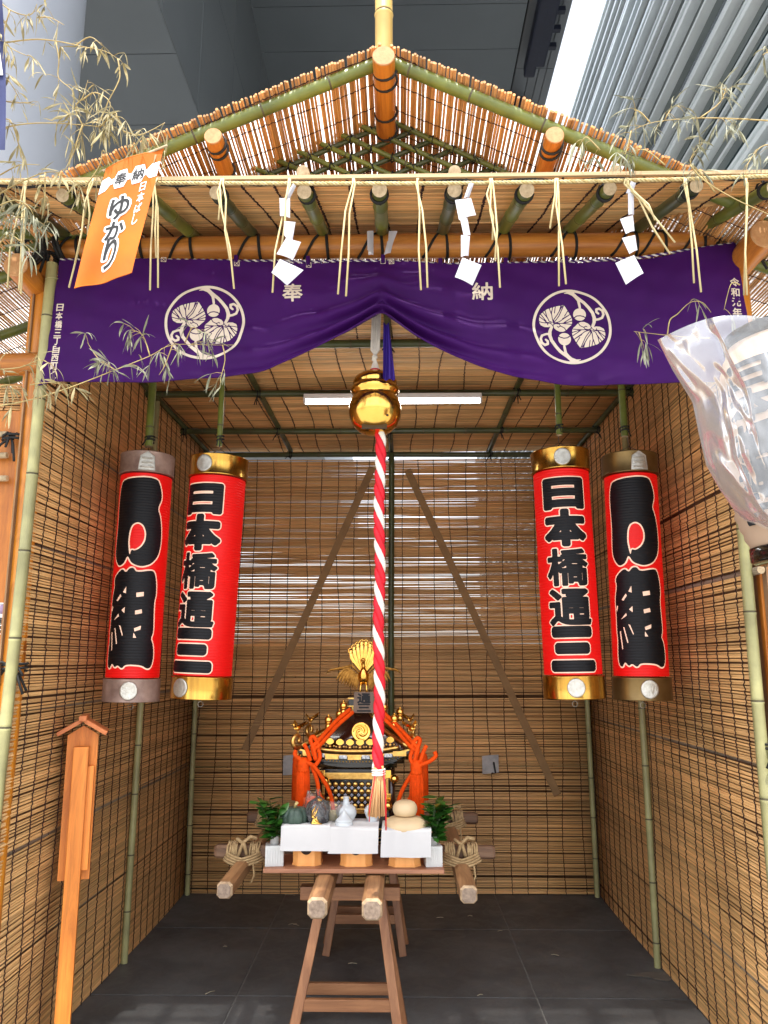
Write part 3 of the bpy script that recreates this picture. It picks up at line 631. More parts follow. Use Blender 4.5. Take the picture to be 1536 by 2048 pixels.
# crest (point symmetric): ring, two leaves, two buds, stems and curls, in units of the ring radius
def crest_field(P):
    k = 1/600.
    def q(pts): return [((x-742)*k, (708-y)*k) for x, y in pts]
    def both(l): return [l, ([(-a, -b) for a, b in l[0]], l[1])]
    ln = []
    ring = [(math.cos(a)*.965, math.sin(a)*.965) for a in np.linspace(0, 2*math.pi, 90)]; ln.append((ring, .034))
    ln += both((q([(640, 178), (700, 165), (770, 180), (815, 215)]), [.01, .03, .055, .035]))
    ln += both((q([(770, 178), (820, 230), (850, 290), (868, 400)]), [.05, .05, .034, .030]))
    ln += both((q([(830, 235), (930, 320), (1000, 400), (1062, 480), (1086, 560), (1080, 630), (1050, 705)]), [.045, .04, .04, .042, .045, .04, .036]))
    cu = [(1095, 590), (1150, 580), (1205, 555), (1228, 500), (1212, 440), (1165, 408), (1120, 425), (1122, 465), (1150, 488)]
    ln += both((q(cu), [.03, .03, .03, .03, .03, .03, .03, .03, .027]))
    d = strokes(P, ln)
    leaf = [(1022, 745), (1015, 690), (985, 655), (930, 628), (880, 628), (835, 650), (790, 700), (745, 740), (738, 800), (742, 850), (765, 900), (795, 960), (855, 1055), (920, 1042), (990, 1030), (1050, 1010), (1110, 990), (1165, 950), (1220, 900), (1236, 840), (1236, 785), (1215, 735), (1160, 705), (1100, 703), (1055, 722)]
    LF = loop(q(leaf)); c0 = (1020, 765)
    veins = [[c0, (935, 880), (855, 1055)], [c0, (1010, 830), (960, 900), (880, 1040)], [c0, (930, 790), (850, 850), (790, 890)], [c0, (1035, 840), (1045, 930), (1025, 1020)], [(1040, 780), (1085, 800), (1120, 880), (1140, 965)], [(1060, 770), (1130, 785), (1180, 830), (1235, 870)], [(1000, 770), (900, 760), (820, 775), (738, 800)], [(915, 720), (860, 690), (838, 652)], [(1020, 745), (985, 760), (935, 750), (915, 720), (950, 700), (965, 715)], [(1040, 745), (1070, 770), (1110, 765), (1105, 742)], [(1110, 770), (1180, 775), (1235, 790)],
             [(880, 840), (770, 905)], [(850, 880), (800, 960)], [(925, 960), (900, 1045)], [(1000, 930), (985, 1030)], [(1050, 920), (1075, 1000)], [(1095, 830), (1175, 940)], [(1130, 800), (1210, 905)], [(860, 775), (750, 850)], [(880, 760), (745, 745)]]
    vn = strokes(P, [(q(v), .011) for v in veins]); lf = np.maximum(field(P, LF), -vn); lf2 = np.maximum(field(-P, LF), -strokes(-P, [(q(v), .011) for v in veins]))
    c = np.array(q([(862, 512)])[0]); arc = q([(772, 570), (815, 535), (870, 528), (920, 540), (958, 560)])
    bud = np.maximum(np.sqrt(((P-c)**2).sum(1))-.162, -strokes(P, [(arc, .013)])); bud2 = np.maximum(np.sqrt(((-P-c)**2).sum(1))-.162, -strokes(-P, [(arc, .013)]))
    return np.minimum.reduce([d, lf, lf2, bud, bud2])
GP = gridpts(-1.05, 1.05, -1.05, 1.05, 190, 190); CF = crest_field(GP)
for px, py, rx in ((410, 646, .158), (1145, 652, .156)):
    c = at(px, py, YC); mb = MB(); cut(mb, CF, -1.05, 1.05, -1.05, 1.05, 190, 190, lambda x, y: cpt(c.x+x*rx, c.z+y*rx*.985, .0022)); link("crest", mb, PRINT, ct)
def letters(par, items, fn, name="lettering", m=None, res=.0014, bold=0., pad=.01):
    segs = np.vstack([place(*it) for it in items]); lo = segs.reshape(-1, 2).min(0)-pad; hi = segs.reshape(-1, 2).max(0)+pad
    nx, ny = [max(8, int((h-l)/res)) for l, h in zip(lo, hi)]; P = gridpts(lo[0], hi[0], lo[1], hi[1], nx, ny)
    mb = MB(); cut(mb, field(P, segs), lo[0], hi[0], lo[1], hi[1], nx, ny, fn, bold); return link(name, mb, m or PRINT, par)
for ch, px, py, s_ in (("奉", 585, 584, .078), ("納", 964, 585, .078)):
    c = at(px, py, YC); letters(ct, [(ch, c.x, c.z, s_, s_*.92)], lambda x, z: cpt(x, z, .0022), bold=.0016)
col = "日本橋三丁目西町会"; it = []
for i, ch in enumerate(col):
    c = at(113-i*1.2, 614+i*17.2, YC); it.append((ch, c.x+.012, c.z, .027, .031))
letters(ct, it, lambda x, z: cpt(x, z, .0022), bold=.0008, res=.0011)
it = []
for i, ch in enumerate("有志一同"):
    c = at(101-i*1.1, 690+i*16, YC); it.append((ch, c.x+.008, c.z, .020, .026))
it = []
for i, ch in enumerate("令和元年"):
    c = at(1487+i*1.6, 566+i*20, YC); it.append((ch, min(c.x-.02, XC1-.02), c.z, .034, .034))
letters(ct, it, lambda x, z: cpt(x, z, .0022), bold=.0010, res=.0011)
mb = MB()               # small boxed crosses along the top edge
for px, py in ((329, 520), (474, 526), (617, 526), (766, 520), (783, 521)):
    c = at(px, py, YC); P = gridpts(-.014, .014, -.014, .014, 40, 40); a = .0095
    cut(mb, strokes(P, [([(-a, -a), (a, -a), (a, a), (-a, a), (-a, -a)], .0011), ([(-a, -a), (a, a)], .001), ([(-a, a), (a, -a)], .001)]), -.014, .014, -.014, .014, 40, 40, lambda x, y: cpt(c.x+x, c.z+y-.004, .0022))
link("stitched_mark", mb, PRINT, ct)
def twist(mb, pts, r, strand=2, pitch=.05, n=7, mats=(0, 1)):
    """a rope of twisted strands along a polyline"""
    pts = [Vector(p) for p in pts]; out = []; L = 0; acc = [0]
    for a, b in zip(pts, pts[1:]): L += (b-a).length; acc.append(L)
    N_ = max(8, int(L/pitch*10))
    def P_(t):
        s_ = t*L
        for i in range(len(pts)-1):
            if s_ <= acc[i+1] or i == len(pts)-2: return pts[i]+(pts[i+1]-pts[i])*((s_-acc[i])/max(1e-6, acc[i+1]-acc[i]))
    for k in range(strand):
        q = []
        for i in range(N_+1):
            t = i/N_; p = P_(t); d = (P_(min(1, t+.01))-P_(max(0, t-.01))).normalized(); u = d.cross(Vector((0, 1, .01))).normalized(); v = d.cross(u)
            a = 2*math.pi*(t*L/pitch+k/strand); q.append(p+(u*math.cos(a)+v*math.sin(a))*r*.5)
        mb.tube(q, r*.56 if strand == 2 else r*.5, n, mats[k % len(mats)])
mb = MB(); twist(mb, [Vector((XC0+(XC1-XC0)*t, YC+.012, ctop(XC0+(XC1-XC0)*t)+.008)) for t in [i/14 for i in range(15)]], .0062, 2, .034)
link("top_cord", mb, [mat("white_cotton_cord", (.75, .73, .70), .8), mat("violet_cord", (.05, .01, .13), .8)], ct)
mb = MB()
for px in (474, 617, 766, 880, 1010, 1130): c = at(px, 500, YC+.01); mb.box((c.x, YC+.004, ctop(c.x)+.008), (.016, .020, .034), None, .003)
link("hanging_loop", mb, CLOTH, ct)
# gather: the end of violet cloth and the white cord at the curtain's middle are separate pieces
mb = MB(); c0 = at(766, 640, YC+.02); c1 = at(772, 752, YC+.02); dz = c0.z-c1.z
mb.grid(lambda u, v: Vector((c0.x+.012+.012*v+(u-.5)*(.022+.026*v), YC+.03-.012*math.sin(u*9+v*3)*(.4+v)+.01, c0.z-dz*v-.01*math.sin(u*3))), 16, 20); link("gather_tail", mb, mat("blue_violet_cloth", (.04, .012, .26), .6, transl=.2), ct)

# ------------------------------------------------------------------ white paper streamers, straw rope
STRAW = mat("pale_straw", (.66, .55, .30), .7, scale=(60, 60, 8), col2=(.48, .38, .17))
STRAW2 = mat("golden_straw", (.60, .46, .20), .7, scale=(60, 60, 8), col2=(.42, .31, .12))
YRP = 2.285
rope = thing("straw_rope", "thin twisted straw rope stretched along the front edge of the eave with hanging straw strands", "rope", (0, YRP, 3.05))
mb = MB(); twist(mb, [at(px, py, YRP) for px, py in ((-60, 366), (30, 364), (200, 366), (400, 366), (600, 367), (800, 367), (950, 366), (1150, 363), (1350, 359), (1536, 352), (1600, 350))], .0068, 3, .04, 6); link("twisted_cord", mb, [STRAW, STRAW2], rope)
tass = [((55, 385), [(15, 575), (42, 588), (38, 580)]), ((185, 400), [(138, 575), (175, 470), (150, 525)]), ((313, 372), [(300, 580), (316, 575), (312, 515)]), ((445, 378), [(437, 440), (468, 577), (460, 520)]), ((580, 372), [(545, 585), (562, 500)]), ((708, 374), [(676, 588), (692, 592)]), ((836, 374), [(842, 580), (855, 575)]), ((981, 374), [(985, 480), (1000, 575), (990, 520)]), ((1112, 374), [(1100, 457), (1118, 572), (1132, 568)]), ((1252, 372), [(1340, 508), (1350, 485), (1310, 440)]), ((1370, 368), [(1388, 566), (1402, 584)]), ((1491, 362), [(1488, 590), (1494, 590)])]
for (px, py), ends in tass:
    mb = MB()
    for k, (ex_, ey) in enumerate(ends):
        a = at(px-2, 366, YRP)+Vector((.004*k, 0, .004)); b = at(ex_, ey, YRP-.01-.012*k); m1 = a*.72+b*.28+Vector((R.uniform(-.014, .006), -.012, R.uniform(-.01, .01))); m2 = a*.35+b*.65+Vector((R.uniform(-.010, .010), -.010, 0))
        mb.tube([a+Vector((.002, .012, -.005)), a+Vector((0, -.008, .006)), a+Vector((R.uniform(-.008, .004), -.014, -.016)), m1, m2, b], [.0022, .003, .0032, .0032, .0033, .0032], 6)
    link("straw_strand", mb, STRAW, rope)
PAPER = mat("white_washi", (.62, .62, .67), .75, scale=(30, 30, 30), var=.05, transl=.25)
def streamer(label, folds, Y):
    """zigzag paper: list of quads in picture points, hung from the rope"""
    t = thing("paper_streamer", label, "paper streamer", at(folds[0][0][0], folds[0][0][1], Y), "white paper streamers on the straw rope"); mb = MB()
    for k, q in enumerate(folds):
        p = [at(a, b, Y-.006*k+(.010 if i in (1, 2) else 0)) for i, (a, b) in enumerate(q)]
        n_ = (p[1]-p[0]).cross(p[3]-p[0]).normalized()*.0005
        def fn(u, v): return (p[0]*(1-u)+p[1]*u)*(1-v)+(p[3]*(1-u)+p[2]*u)*v+Vector((0, -.006*math.sin(math.pi*u)*math.sin(2.2*v), 0))
        mb.grid(fn, 5, 5); mb.grid(lambda u, v: fn(u, v)+Vector((0, .0012, 0)), 5, 5)
    link("folded_paper", mb, PAPER, t); return t
streamer("zigzag white paper streamer hanging left of centre above the character on the curtain", [[(586, 366), (592, 372), (578, 400), (569, 396)], [(559, 396), (580, 397), (580, 436), (560, 432)], [(568, 442), (591, 444), (583, 492), (568, 470)], [(572, 476), (602, 484), (586, 520), (553, 508)], [(560, 518), (607, 540), (574, 571), (543, 545)]], 2.27)
streamer("zigzag white paper streamer hanging nearest the middle right of the bell rope", [[(938, 366), (948, 366), (938, 396), (928, 396)], [(910, 400), (942, 396), (952, 430), (918, 440)], [(920, 436), (934, 432), (941, 470), (928, 474)], [(922, 470), (940, 472), (937, 512), (922, 514)], [(925, 515), (963, 530), (945, 571), (910, 554)]], 2.27)
streamer("zigzag white paper streamer hanging at the right beside a slanting straw bunch", [[(1262, 362), (1272, 366), (1264, 392), (1252, 386)], [(1256, 385), (1268, 388), (1268, 430), (1257, 430)], [(1240, 438), (1266, 430), (1269, 462), (1252, 468)], [(1244, 476), (1270, 470), (1275, 500), (1259, 508)], [(1231, 526), (1268, 510), (1287, 546), (1252, 569)]], 2.27)
for lab, q, Y in (("short white paper strip hanging under the beam left of the curtain's middle", [[(734, 462), (747, 461), (747, 498), (735, 500)], [(736, 498), (747, 497), (747, 510), (737, 510)]], 2.80), ("curled short white paper strip hanging under the beam right of the curtain's middle", [[(778, 462), (795, 462), (786, 486), (776, 484)], [(775, 482), (787, 482), (781, 506), (768, 510)]], 2.80)):
    streamer(lab, q, Y)
# ------------------------------------------------------------------ bell, its rope, the ceiling lamp
GOLD = mat("polished_gold", (.92, .56, .13), .17, 1., scale=(14, 14, 14), col2=(.85, .48, .10), bump=.02)
GOLDD = mat("worn_gold", (.82, .52, .15), .28, 1., scale=(40, 40, 40), col2=(.52, .29, .08), bump=.2)
RED = mat("red_cotton", (.72, .006, .022), .7, scale=(60, 60, 60), var=.2, bump=.2, bscale=(500, 500, 500))
WHITE = mat("white_cotton", (.82, .78, .70), .75, scale=(60, 60, 60), var=.1, bump=.2, bscale=(500, 500, 500))
YBELL = 2.99; bc = at(750, 822, YBELL); rb = .101
bell = thing("shrine_bell", "large polished gold bell with a ringed waist hanging from a white cord", "bell", bc)
prof = [(.001, -.098), (.03, -.096), (.06, -.084), (.085, -.06), (.099, -.028), (.103, .0), (.100, .028), (.091, .05), (.083, .060), (.0835, .066), (.092, .072), (.0955, .083), (.093, .094), (.086, .100), (.085, .106), (.0875, .112), (.086, .122), (.079, .134), (.066, .145), (.045, .154), (.02, .159), (.001, .160)]
prof = [(r*1.04, z*1.04) for r, z in prof]
mb = MB(); mb.lathe(prof, bc, 48); link("bell_body", mb, GOLD, bell)
mb = MB(); mb.lathe([(.024, .157), (.026, .168), (.022, .176), (.01, .178)], bc, 16); link("red_collar", mb, RED, bell)
mb = MB(); mb.box(bc+Vector((0, -.060, -.076)), (.10, .06, .006), Matrix.Rotation(.85, 3, 'X'), .002); 
mb.ball(bc+Vector((.052, -.083, -.045)), .005, 10); link("bell_slot", mb, mat("dark_slot", (.05, .03, .015), .6), bell)
mb = MB()
ptop = Vector((bc.x+.012, YBELL-.005, 3.12))
for o in (-.012, -.004, .004, .012): mb.tube([ptop+Vector((o*1.2, 0, 0)), bc+Vector((o*1.15, -.006, .26)), bc+Vector((-o*.4, -.008, .232)), bc+Vector((o*1.3, 0, .172))], .0062, 6)
knot(mb, bc+Vector((0, -.01, .235)), .018, .005, 4); link("white_cord", mb, WHITE, bell)
rp_ = thing("bell_rope", "thick red and white twisted rope hanging from the gold bell", "rope", bc+Vector((.008, -.02, -.1)))
r0 = at(762, 868, YBELL-.02); r1 = at(757, 1538, YBELL-.02)
mb = MB(); r0t = r0+Vector((-.004, .01, .03)); Lr = (r0t-r1).length
pts = [r0t+(r1-r0t)*(i/20)+Vector((.003*math.sin(i*.9), 0, 0)) for i in range(21)]
def rope3(mb, pts, r, pitch, cols, n=9):
    L = sum((b-a).length for a, b in zip(pts, pts[1:])); N_ = int(L/pitch*14)
    for k, c in enumerate(cols):
        q = []
        for i in range(N_+1):
            t = i/N_*(len(pts)-1); j = min(int(t), len(pts)-2); p = pts[j]+(pts[j+1]-pts[j])*(t-j); a = -2*math.pi*(i/N_*L/pitch+k/len(cols))
            q.append(p+Vector((math.cos(a), -math.sin(a), 0))*r*.52)
        mb.tube(q, r*.60, n, c)
rope3(mb, pts, .0205, .168, (0, 0, 1)); link("twisted_strands", mb, [RED, WHITE], rp_)
mb = MB(); tcol = mat("straw_coloured_tassel", (.72, .42, .20), .7, scale=(200, 200, 6), col2=(.52, .27, .10))
for i in range(150):
    a = R.uniform(0, 6.283); q = math.sqrt(R.random()); d = Vector((math.cos(a), math.sin(a), 0)); zz = -.155-.012*R.random()
    mb.tube([r1+d*.017*q+Vector((0, 0, .004)), r1+d*.021*q+Vector((0, 0, -.05)), r1+d*(.035*q)+Vector((-.004, 0, zz))], .0024, 4)
mb.lathe([(.019, .012), (.021, 0), (.020, -.02), (.018, -.04)], r1, 16)
ts = link("tassel", mb, tcol, rp_)
mb = MB(); lash(mb, r1+Vector((0, 0, -.012)), (0, 0, 1), .0205, 3, .0035, .008); link("tassel_binding", mb, WHITE, ts)
mb = MB(); mb.tube([r1+Vector((.018, -.015, .0)), r1+Vector((.027, -.02, -.09)), r1+Vector((.028, -.016, -.21))], .003, 6); mb.tube([r1+Vector((-.012, -.02, -.02)), r1+Vector((-.03, -.022, -.12)), r1+Vector((-.033, -.02, -.18))], .002, 6)
link("red_thread", mb, RED, ts)
lampc = at(784, 799, 4.02); lx0 = at(608, 801, 4.02).x; lx1 = at(963, 797, 4.02).x
lamp = thing("ceiling_lamp", "long white fluorescent lamp fixed under the bamboo ceiling poles behind the gold bell", "lamp", (lampc.x, 4.02, lampc.z))
EM = mat("lit_tube", (.9, .9, .9), .4, emit=(1, .98, .94, 1), estr=6.0, var=.01)
HS = mat("white_enamel", (.8, .8, .8), .35, var=.03, scale=(5, 5, 5))
mb = MB(); mb.box(((lx0+lx1)/2, 4.02, lampc.z+.012), (lx1-lx0, .062, .030), None, .006); link("lamp_housing", mb, HS, lamp)
mb = MB(); mb.tube([(lx0+.012, 4.012, lampc.z-.010), (lx1-.012, 4.012, lampc.z-.010)], .0165, 14); link("lamp_tube", mb, EM, lamp)
mb = MB()
for x in (lx0+.006, lx1-.006): mb.box((x, 4.012, lampc.z-.006), (.014, .04, .036), None, .004)
link("lamp_socket", mb, HS, lamp)

# ------------------------------------------------------------------ tall red lanterns
def red_mat():
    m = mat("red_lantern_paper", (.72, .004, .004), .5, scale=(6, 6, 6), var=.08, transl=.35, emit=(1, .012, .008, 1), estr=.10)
    n = m.node_tree.nodes; L = m.node_tree.links; p = n["Principled BSDF"]; tc = next(x for x in n if x.type == 'TEX_COORD')
    wv = n.new("ShaderNodeTexWave"); wv.wave_type = 'BANDS'; wv.bands_direction = 'Z'; wv.inputs["Scale"].default_value = 26
    L.new(tc.outputs["Object"], wv.inputs["Vector"]); b = n.new("ShaderNodeBump"); b.inputs["Strength"].default_value = .35; b.inputs["Distance"].default_value = .003
    L.new(wv.outputs["Fac"], b.inputs["Height"]); L.new(b.outputs[0], p.inputs["Normal"]); return m
REDP = red_mat()
INK = mat("black_lantern_ink", (.004, .004, .006), .5, scale=(9, 9, 9), spec=.25)
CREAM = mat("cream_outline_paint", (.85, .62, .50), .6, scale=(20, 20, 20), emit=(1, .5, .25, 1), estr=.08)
BRASS = mat("shiny_brass", (.72, .42, .08), .22, 1., scale=(30, 30, 1.5), col2=(.42, .22, .05), bump=.05)
DULL = mat("tarnished_bronze", (.42, .30, .25), .5, .35, scale=(14, 14, 14), col2=(.22, .14, .115), bump=.1)
OLIV = mat("olive_bronze", (.24, .16, .065), .38, .85, scale=(14, 14, 14), col2=(.18, .115, .045), bump=.05)
SILV = mat("embossed_silver", (.62, .60, .55), .35, .85, scale=(60, 60, 60), col2=(.45, .43, .38), bump=.5)
def lantern(label, tp_, bp_, Y, rad, rband, text, rot, bm_top, bm_bot, plates, shift=0., glyph_h=1.):
    """tp_, bp_: picture points of the top and bottom band centres; text on the side turned by rot from the viewer"""
    a = at(*tp_, Y); b = at(*bp_, Y); ax = (a-b).normalized(); H = (a-b).length
    t = thing("paper_lantern", label, "paper lantern", b, "tall red lanterns under the ceiling")
    face = math.atan2(-a.y, -a.x)
    X = Vector((0, 0, 1)).cross(Vector((a.x, a.y, 0)).normalized()); X = -X if X.x < 0 else X
    X = (X-ax*X.dot(ax)).normalized(); Nn = X.cross(ax).normalized(); Nn = Nn if Nn.y < 0 else -Nn
    def rib(h): return 1-.016*abs(math.sin(math.pi*h/.0125))**.6*0-.015*(1-abs(math.sin(math.pi*h/.0125)))**1.5
    def on(s_, h, r):           # s_: arc length from the viewing direction, h along the axis from the bottom
        an = s_/rad+rot; return b+ax*h+(X*math.sin(an)+Nn*math.cos(an))*r
    M = Matrix((X, -Nn, ax)).transposed(); hb = .115*H/1.2
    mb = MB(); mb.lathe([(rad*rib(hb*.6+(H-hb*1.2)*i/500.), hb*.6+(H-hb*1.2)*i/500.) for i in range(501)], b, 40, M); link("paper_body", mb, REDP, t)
    for nm, z0, m, k in (("top_band", H-hb*.55, bm_top, 1), ("bottom_band", -hb*.45, bm_bot, 0)):
        mb = MB(); q = [(rband-.004, z0+.002), (rband, z0), (rband+.0015, z0+.003), (rband, z0+.006), (rband, z0+hb-.006), (rband+.0015, z0+hb-.003), (rband, z0+hb), (rband-.004, z0+hb-.002), (rband-.004, z0+.002)]
        mb.lathe(q, b, 48, M); 
        if k == 0: mb.lathe([(.001, z0+.03), (rband-.004, z0+.03)], b, 32, M)
        bo = link(nm, mb, m, t)
    for kind, which, s0 in plates:
        h0 = (H-hb*.55+hb*.5) if which == 'top' else hb*.05; mb = MB(); rr = rband+.0035
        def pl(x, y, o=0): an = (s0+x)/rband+rot; return b+ax*(h0+y)+(X*math.sin(an)+Nn*math.cos(an))*(rr+o)
        if kind == 'coin':
            for i in range(1):
                ring = 24; vs = [pl(0, 0, .001)]; fs = []
                for rad_, o in ((.016, .002), (.028, .0012), (.0335, .003), (.037, .0015), (.038, -.002)):
                    vs += [pl(rad_*math.cos(2*math.pi*j/ring), rad_*1.05*math.sin(2*math.pi*j/ring), o) for j in range(ring)]
                for j in range(ring): fs.append((0, 1+j, 1+(j+1) % ring))
                for r_ in range(4):
                    for j in range(ring): fs.append((1+r_*ring+j, 1+(r_+1)*ring+j, 1+(r_+1)*ring+(j+1) % ring, 1+r_*ring+(j+1) % ring))
                mb.add(vs, fs)
        else:
            P = gridpts(-.045, .045, -.05, .05, 46, 50); pen = field(P, loop([(-.036, -.042), (.036, -.042), (.029, .022), (0, .043), (-.029, .022)]))
            cut(mb, pen, -.045, .045, -.05, .05, 46, 50, lambda x, y: pl(x, y, .001))
            ring = [(-.036, -.042), (.036, -.042), (.029, .022), (0, .043), (-.029, .022)]; mb.tube([pl(*p, .001) for p in ring], .0022, 6, closed=True)
            for y_, w_ in ((.012, .020), (-.008, .022), (-.029, .026)): mb.tube([pl(-w_+i*w_/4, y_, .003) for i in range(9)], .0058, 6, flat=.6)
        link("emblem_plate", mb, SILV, t)
    # writing: cream outline with black ink laid over it
    segs, (x0, x1, y0, y1), res, out, ink, cuts = text(H)
    nx, ny = int((x1-x0)/res), int((y1-y0)/res); P = gridpts(x0, x1, y0, y1, nx, ny); f = field(P, segs) if segs is not None else np.full(len(P), 9.)
    if cuts: f = np.maximum(f, -cuts(P)) if not isinstance(cuts, tuple) else np.minimum(f, cuts[0](P))
    mb = MB(); cut(mb, f, x0, x1, y0, y1, nx, ny, lambda x, y: on(x+shift, y, rad*rib(y)+.0012), out); link("lettering_outline", mb, CREAM, t)
    mb = MB(); cut(mb, f, x0, x1, y0, y1, nx, ny, lambda x, y: on(x+shift, y, rad*rib(y)+.0024), ink); link("lettering_ink", mb, INK, t)
    if text is kumi:
        mb = MB()
        for hs in _kumi_holes:
            lo, hi = hs.reshape(-1, 2).min(0)-.004, hs.reshape(-1, 2).max(0)+.004; nx, ny = 34, 34
            cut(mb, field(gridpts(lo[0], hi[0], lo[1], hi[1], nx, ny), hs), lo[0], hi[0], lo[1], hi[1], nx, ny, lambda x, y: on(x+shift, y, rad*rib(y)+.0034))
        link("lettering_gap", mb, CREAM, t)
    mb = MB(); c = b+ax*(-hb*.45)
    mb.tube([c+Vector((.012*math.cos(i*.7), .0, -.024+.012*math.sin(i*.7))) for i in range(9)], .0012, 5, closed=True); mb.tube([c+Vector((0, 0, .03)), c+Vector((0, 0, -.012))], .0015, 5); link("bottom_ring", mb, SILV, t)
    mb = MB(); c = b+ax*(H+hb*.4)
    for s_ in (-1, 1): mb.tube([c+X*rband*.95*s_-ax*.02, c+X*rband*.5*s_+ax*.02, c+ax*.055], .0016, 5)
    mb.tube([c+ax*.055, c+ax*.30+Vector((0, .02, 0))], .0016, 5); link("hanging_wire", mb, mat("steel_wire", (.35, .33, .30), .4, .8) if "steel_wire" not in bpy.data.materials else bpy.data.materials["steel_wire"], t)
    return t
def five(H):
    """the five characters of the district name, one above the other"""
    top = H*.895; n_ = [("日", .150, .122), ("本", .155, .150), ("橋", .160, .158), ("通", .160, .150), ("三", .155, .165)]
    tot = sum(h for _, _, h in n_)+.012*4; k = (H*.815)/tot; y = top; it = []
    for ch, w_, h in n_:
        h *= k; it.append(place(ch, 0, y-h/2, w_*1.10, h*.93)); y -= h+.012*k
    bias = (.0045, .0035, -.0022, -.0012, .008)
    return None, (-.125, .125, y-.03, top+.03), .0018, .0135, .0082, (lambda P: np.minimum.reduce([field(P, g_)-b_ for g_, b_ in zip(it, bias)]),)
def kumi(H):
    """two broad characters drawn as heavy brush shapes, traced in picture points of the left outer lantern"""
    def q(pts): return [((x-385)/560.*.44*.98, (1-(y-690)/1115.)*H*.92+H*.045) for x, y in pts]
    no = [(282, 752), (495, 738), (520, 790), (528, 850), (497, 905), (515, 945), (525, 1020), (520, 1100), (500, 1160), (455, 1205), (400, 1222), (345, 1205), (322, 1160), (300, 1205), (262, 1220), (232, 1185), (220, 1140), (240, 1000), (243, 860), (258, 790)]
    hole = [(330, 1140), (325, 1090), (335, 1030), (352, 998), (385, 985), (415, 1000), (430, 1040), (424, 1085), (400, 1120), (365, 1140), (345, 1132), (335, 1165)]
    ku = [(240, 1265), (290, 1232), (312, 1255), (335, 1230), (358, 1228), (372, 1252), (455, 1238), (478, 1245), (490, 1300), (488, 1365), (475, 1400), (472, 1480), (470, 1560), (452, 1590), (470, 1625), (472, 1690), (455, 1735), (430, 1745), (395, 1725), (310, 1722), (290, 1745), (265, 1725), (245, 1740), (225, 1715), (205, 1745), (185, 1735), (180, 1690), (195, 1600), (192, 1560), (200, 1490), (202, 1460), (205, 1390), (230, 1320), (222, 1290)]
    def rot(pts): return [p for p in pts]
    holes = [[(296, 1355), (316, 1326), (314, 1362)], [(250, 1398), (280, 1365), (285, 1376), (262, 1402)], [(287, 1448), (308, 1432), (305, 1464)], [(232, 1500), (268, 1466), (270, 1480)], [(372, 1358), (412, 1352), (412, 1374), (372, 1380)], [(364, 1450), (400, 1442), (402, 1462), (364, 1470)], [(358, 1540), (396, 1526), (392, 1546), (360, 1556)], [(352, 1588), (356, 1562), (370, 1588)], [(214, 1560), (222, 1560), (224, 1650), (218, 1655)], [(240, 1540), (247, 1540), (260, 1618), (254, 1622)], [(272, 1525), (282, 1528), (296, 1575), (292, 1580)], [(205, 1445), (215, 1425), (222, 1430), (210, 1458)]]
    sk = lambda pts: [(x+(y-1230)*.082, y) for x, y in pts]
    def soft(p, k=2):
        for _ in range(k): p = [tuple(a[i]*w1+b[i]*(1-w1) for i in (0, 1)) for a, b in zip(p, p[1:]+p[:1]) for w1 in (.78, .22)]
        return p
    segs = np.vstack([loop(q(sk(soft(p)))) for p in (no, hole, ku)])
    hs = [loop(q(sk(p))) for p in holes]
    xs_ = segs.reshape(-1, 2); lo, hi = xs_.min(0), xs_.max(0)
    global _kumi_holes; _kumi_holes = hs
    return segs, (lo[0]-.02, hi[0]+.02, lo[1]-.02, hi[1]+.02), .0019, .0065, .0, None
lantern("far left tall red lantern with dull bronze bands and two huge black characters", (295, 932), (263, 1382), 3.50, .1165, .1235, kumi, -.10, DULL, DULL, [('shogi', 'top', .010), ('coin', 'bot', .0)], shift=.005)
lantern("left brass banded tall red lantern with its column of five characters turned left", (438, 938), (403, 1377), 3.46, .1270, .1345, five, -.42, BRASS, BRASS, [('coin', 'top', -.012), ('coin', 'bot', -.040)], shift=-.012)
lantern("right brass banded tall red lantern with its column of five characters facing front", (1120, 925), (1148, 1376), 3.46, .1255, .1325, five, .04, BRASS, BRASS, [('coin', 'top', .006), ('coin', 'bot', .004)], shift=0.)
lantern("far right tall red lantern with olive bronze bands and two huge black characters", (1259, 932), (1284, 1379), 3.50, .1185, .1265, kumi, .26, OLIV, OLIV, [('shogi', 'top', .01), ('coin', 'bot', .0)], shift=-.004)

# ------------------------------------------------------------------ wooden sign post
CEDAR = grain("orange_cedar", (.86, .30, .045), (.70, .21, .025), 2, .5, 34, .08)
CEDD = grain("red_cedar_roof", (.62, .20, .06), (.46, .13, .035), 0, .55, 30, .08)
pt = at(165, 1475, 3.26); pb = at(125, 2048, 3.26)
sx_, sy_ = -1.315, 3.26
pb = Vector((pb.x-(pt.x-pb.x)*pb.z/max(.01, pt.z-pb.z), 3.26, 0)); axp = (pt-pb).normalized()
sg = thing("sign_post", "plain orange cedar notice post with a small gabled cap at the left wall", "sign post", pb)
top = at(168, 1452, 3.26); Ls = (top-pb).length
Rz = Matrix.Rotation(.30, 3, 'Z'); Xs = Rz @ Vector((1, 0, 0)); Ys = axp.cross(Xs).normalized(); Xs = Ys.cross(axp).normalized(); Ms = Matrix((Xs, Ys, axp)).transposed()
if Ys.y < 0: Ys = -Ys
mb = MB(); mb.box(pb+axp*(Ls*.475-.02), (.058, .048, Ls*.95), Ms, .003); link("post", mb, CEDAR, sg)
def L3(x, y, z): return pb+Xs*x+Ys*y+axp*z
mb = MB(); zb0 = Ls-.60
mb.prism([(-.060, 0), (.060, 0), (.060, .562), (0, .60), (-.060, .562)], .016, L3(0, .035, zb0), Xs, axp); link("board", mb, CEDAR, sg)
mb = MB(); mb.box(L3(.034, .014, Ls-.36), (.040, .03, .40), Ms, .003); link("cleat", mb, CEDAR, sg)
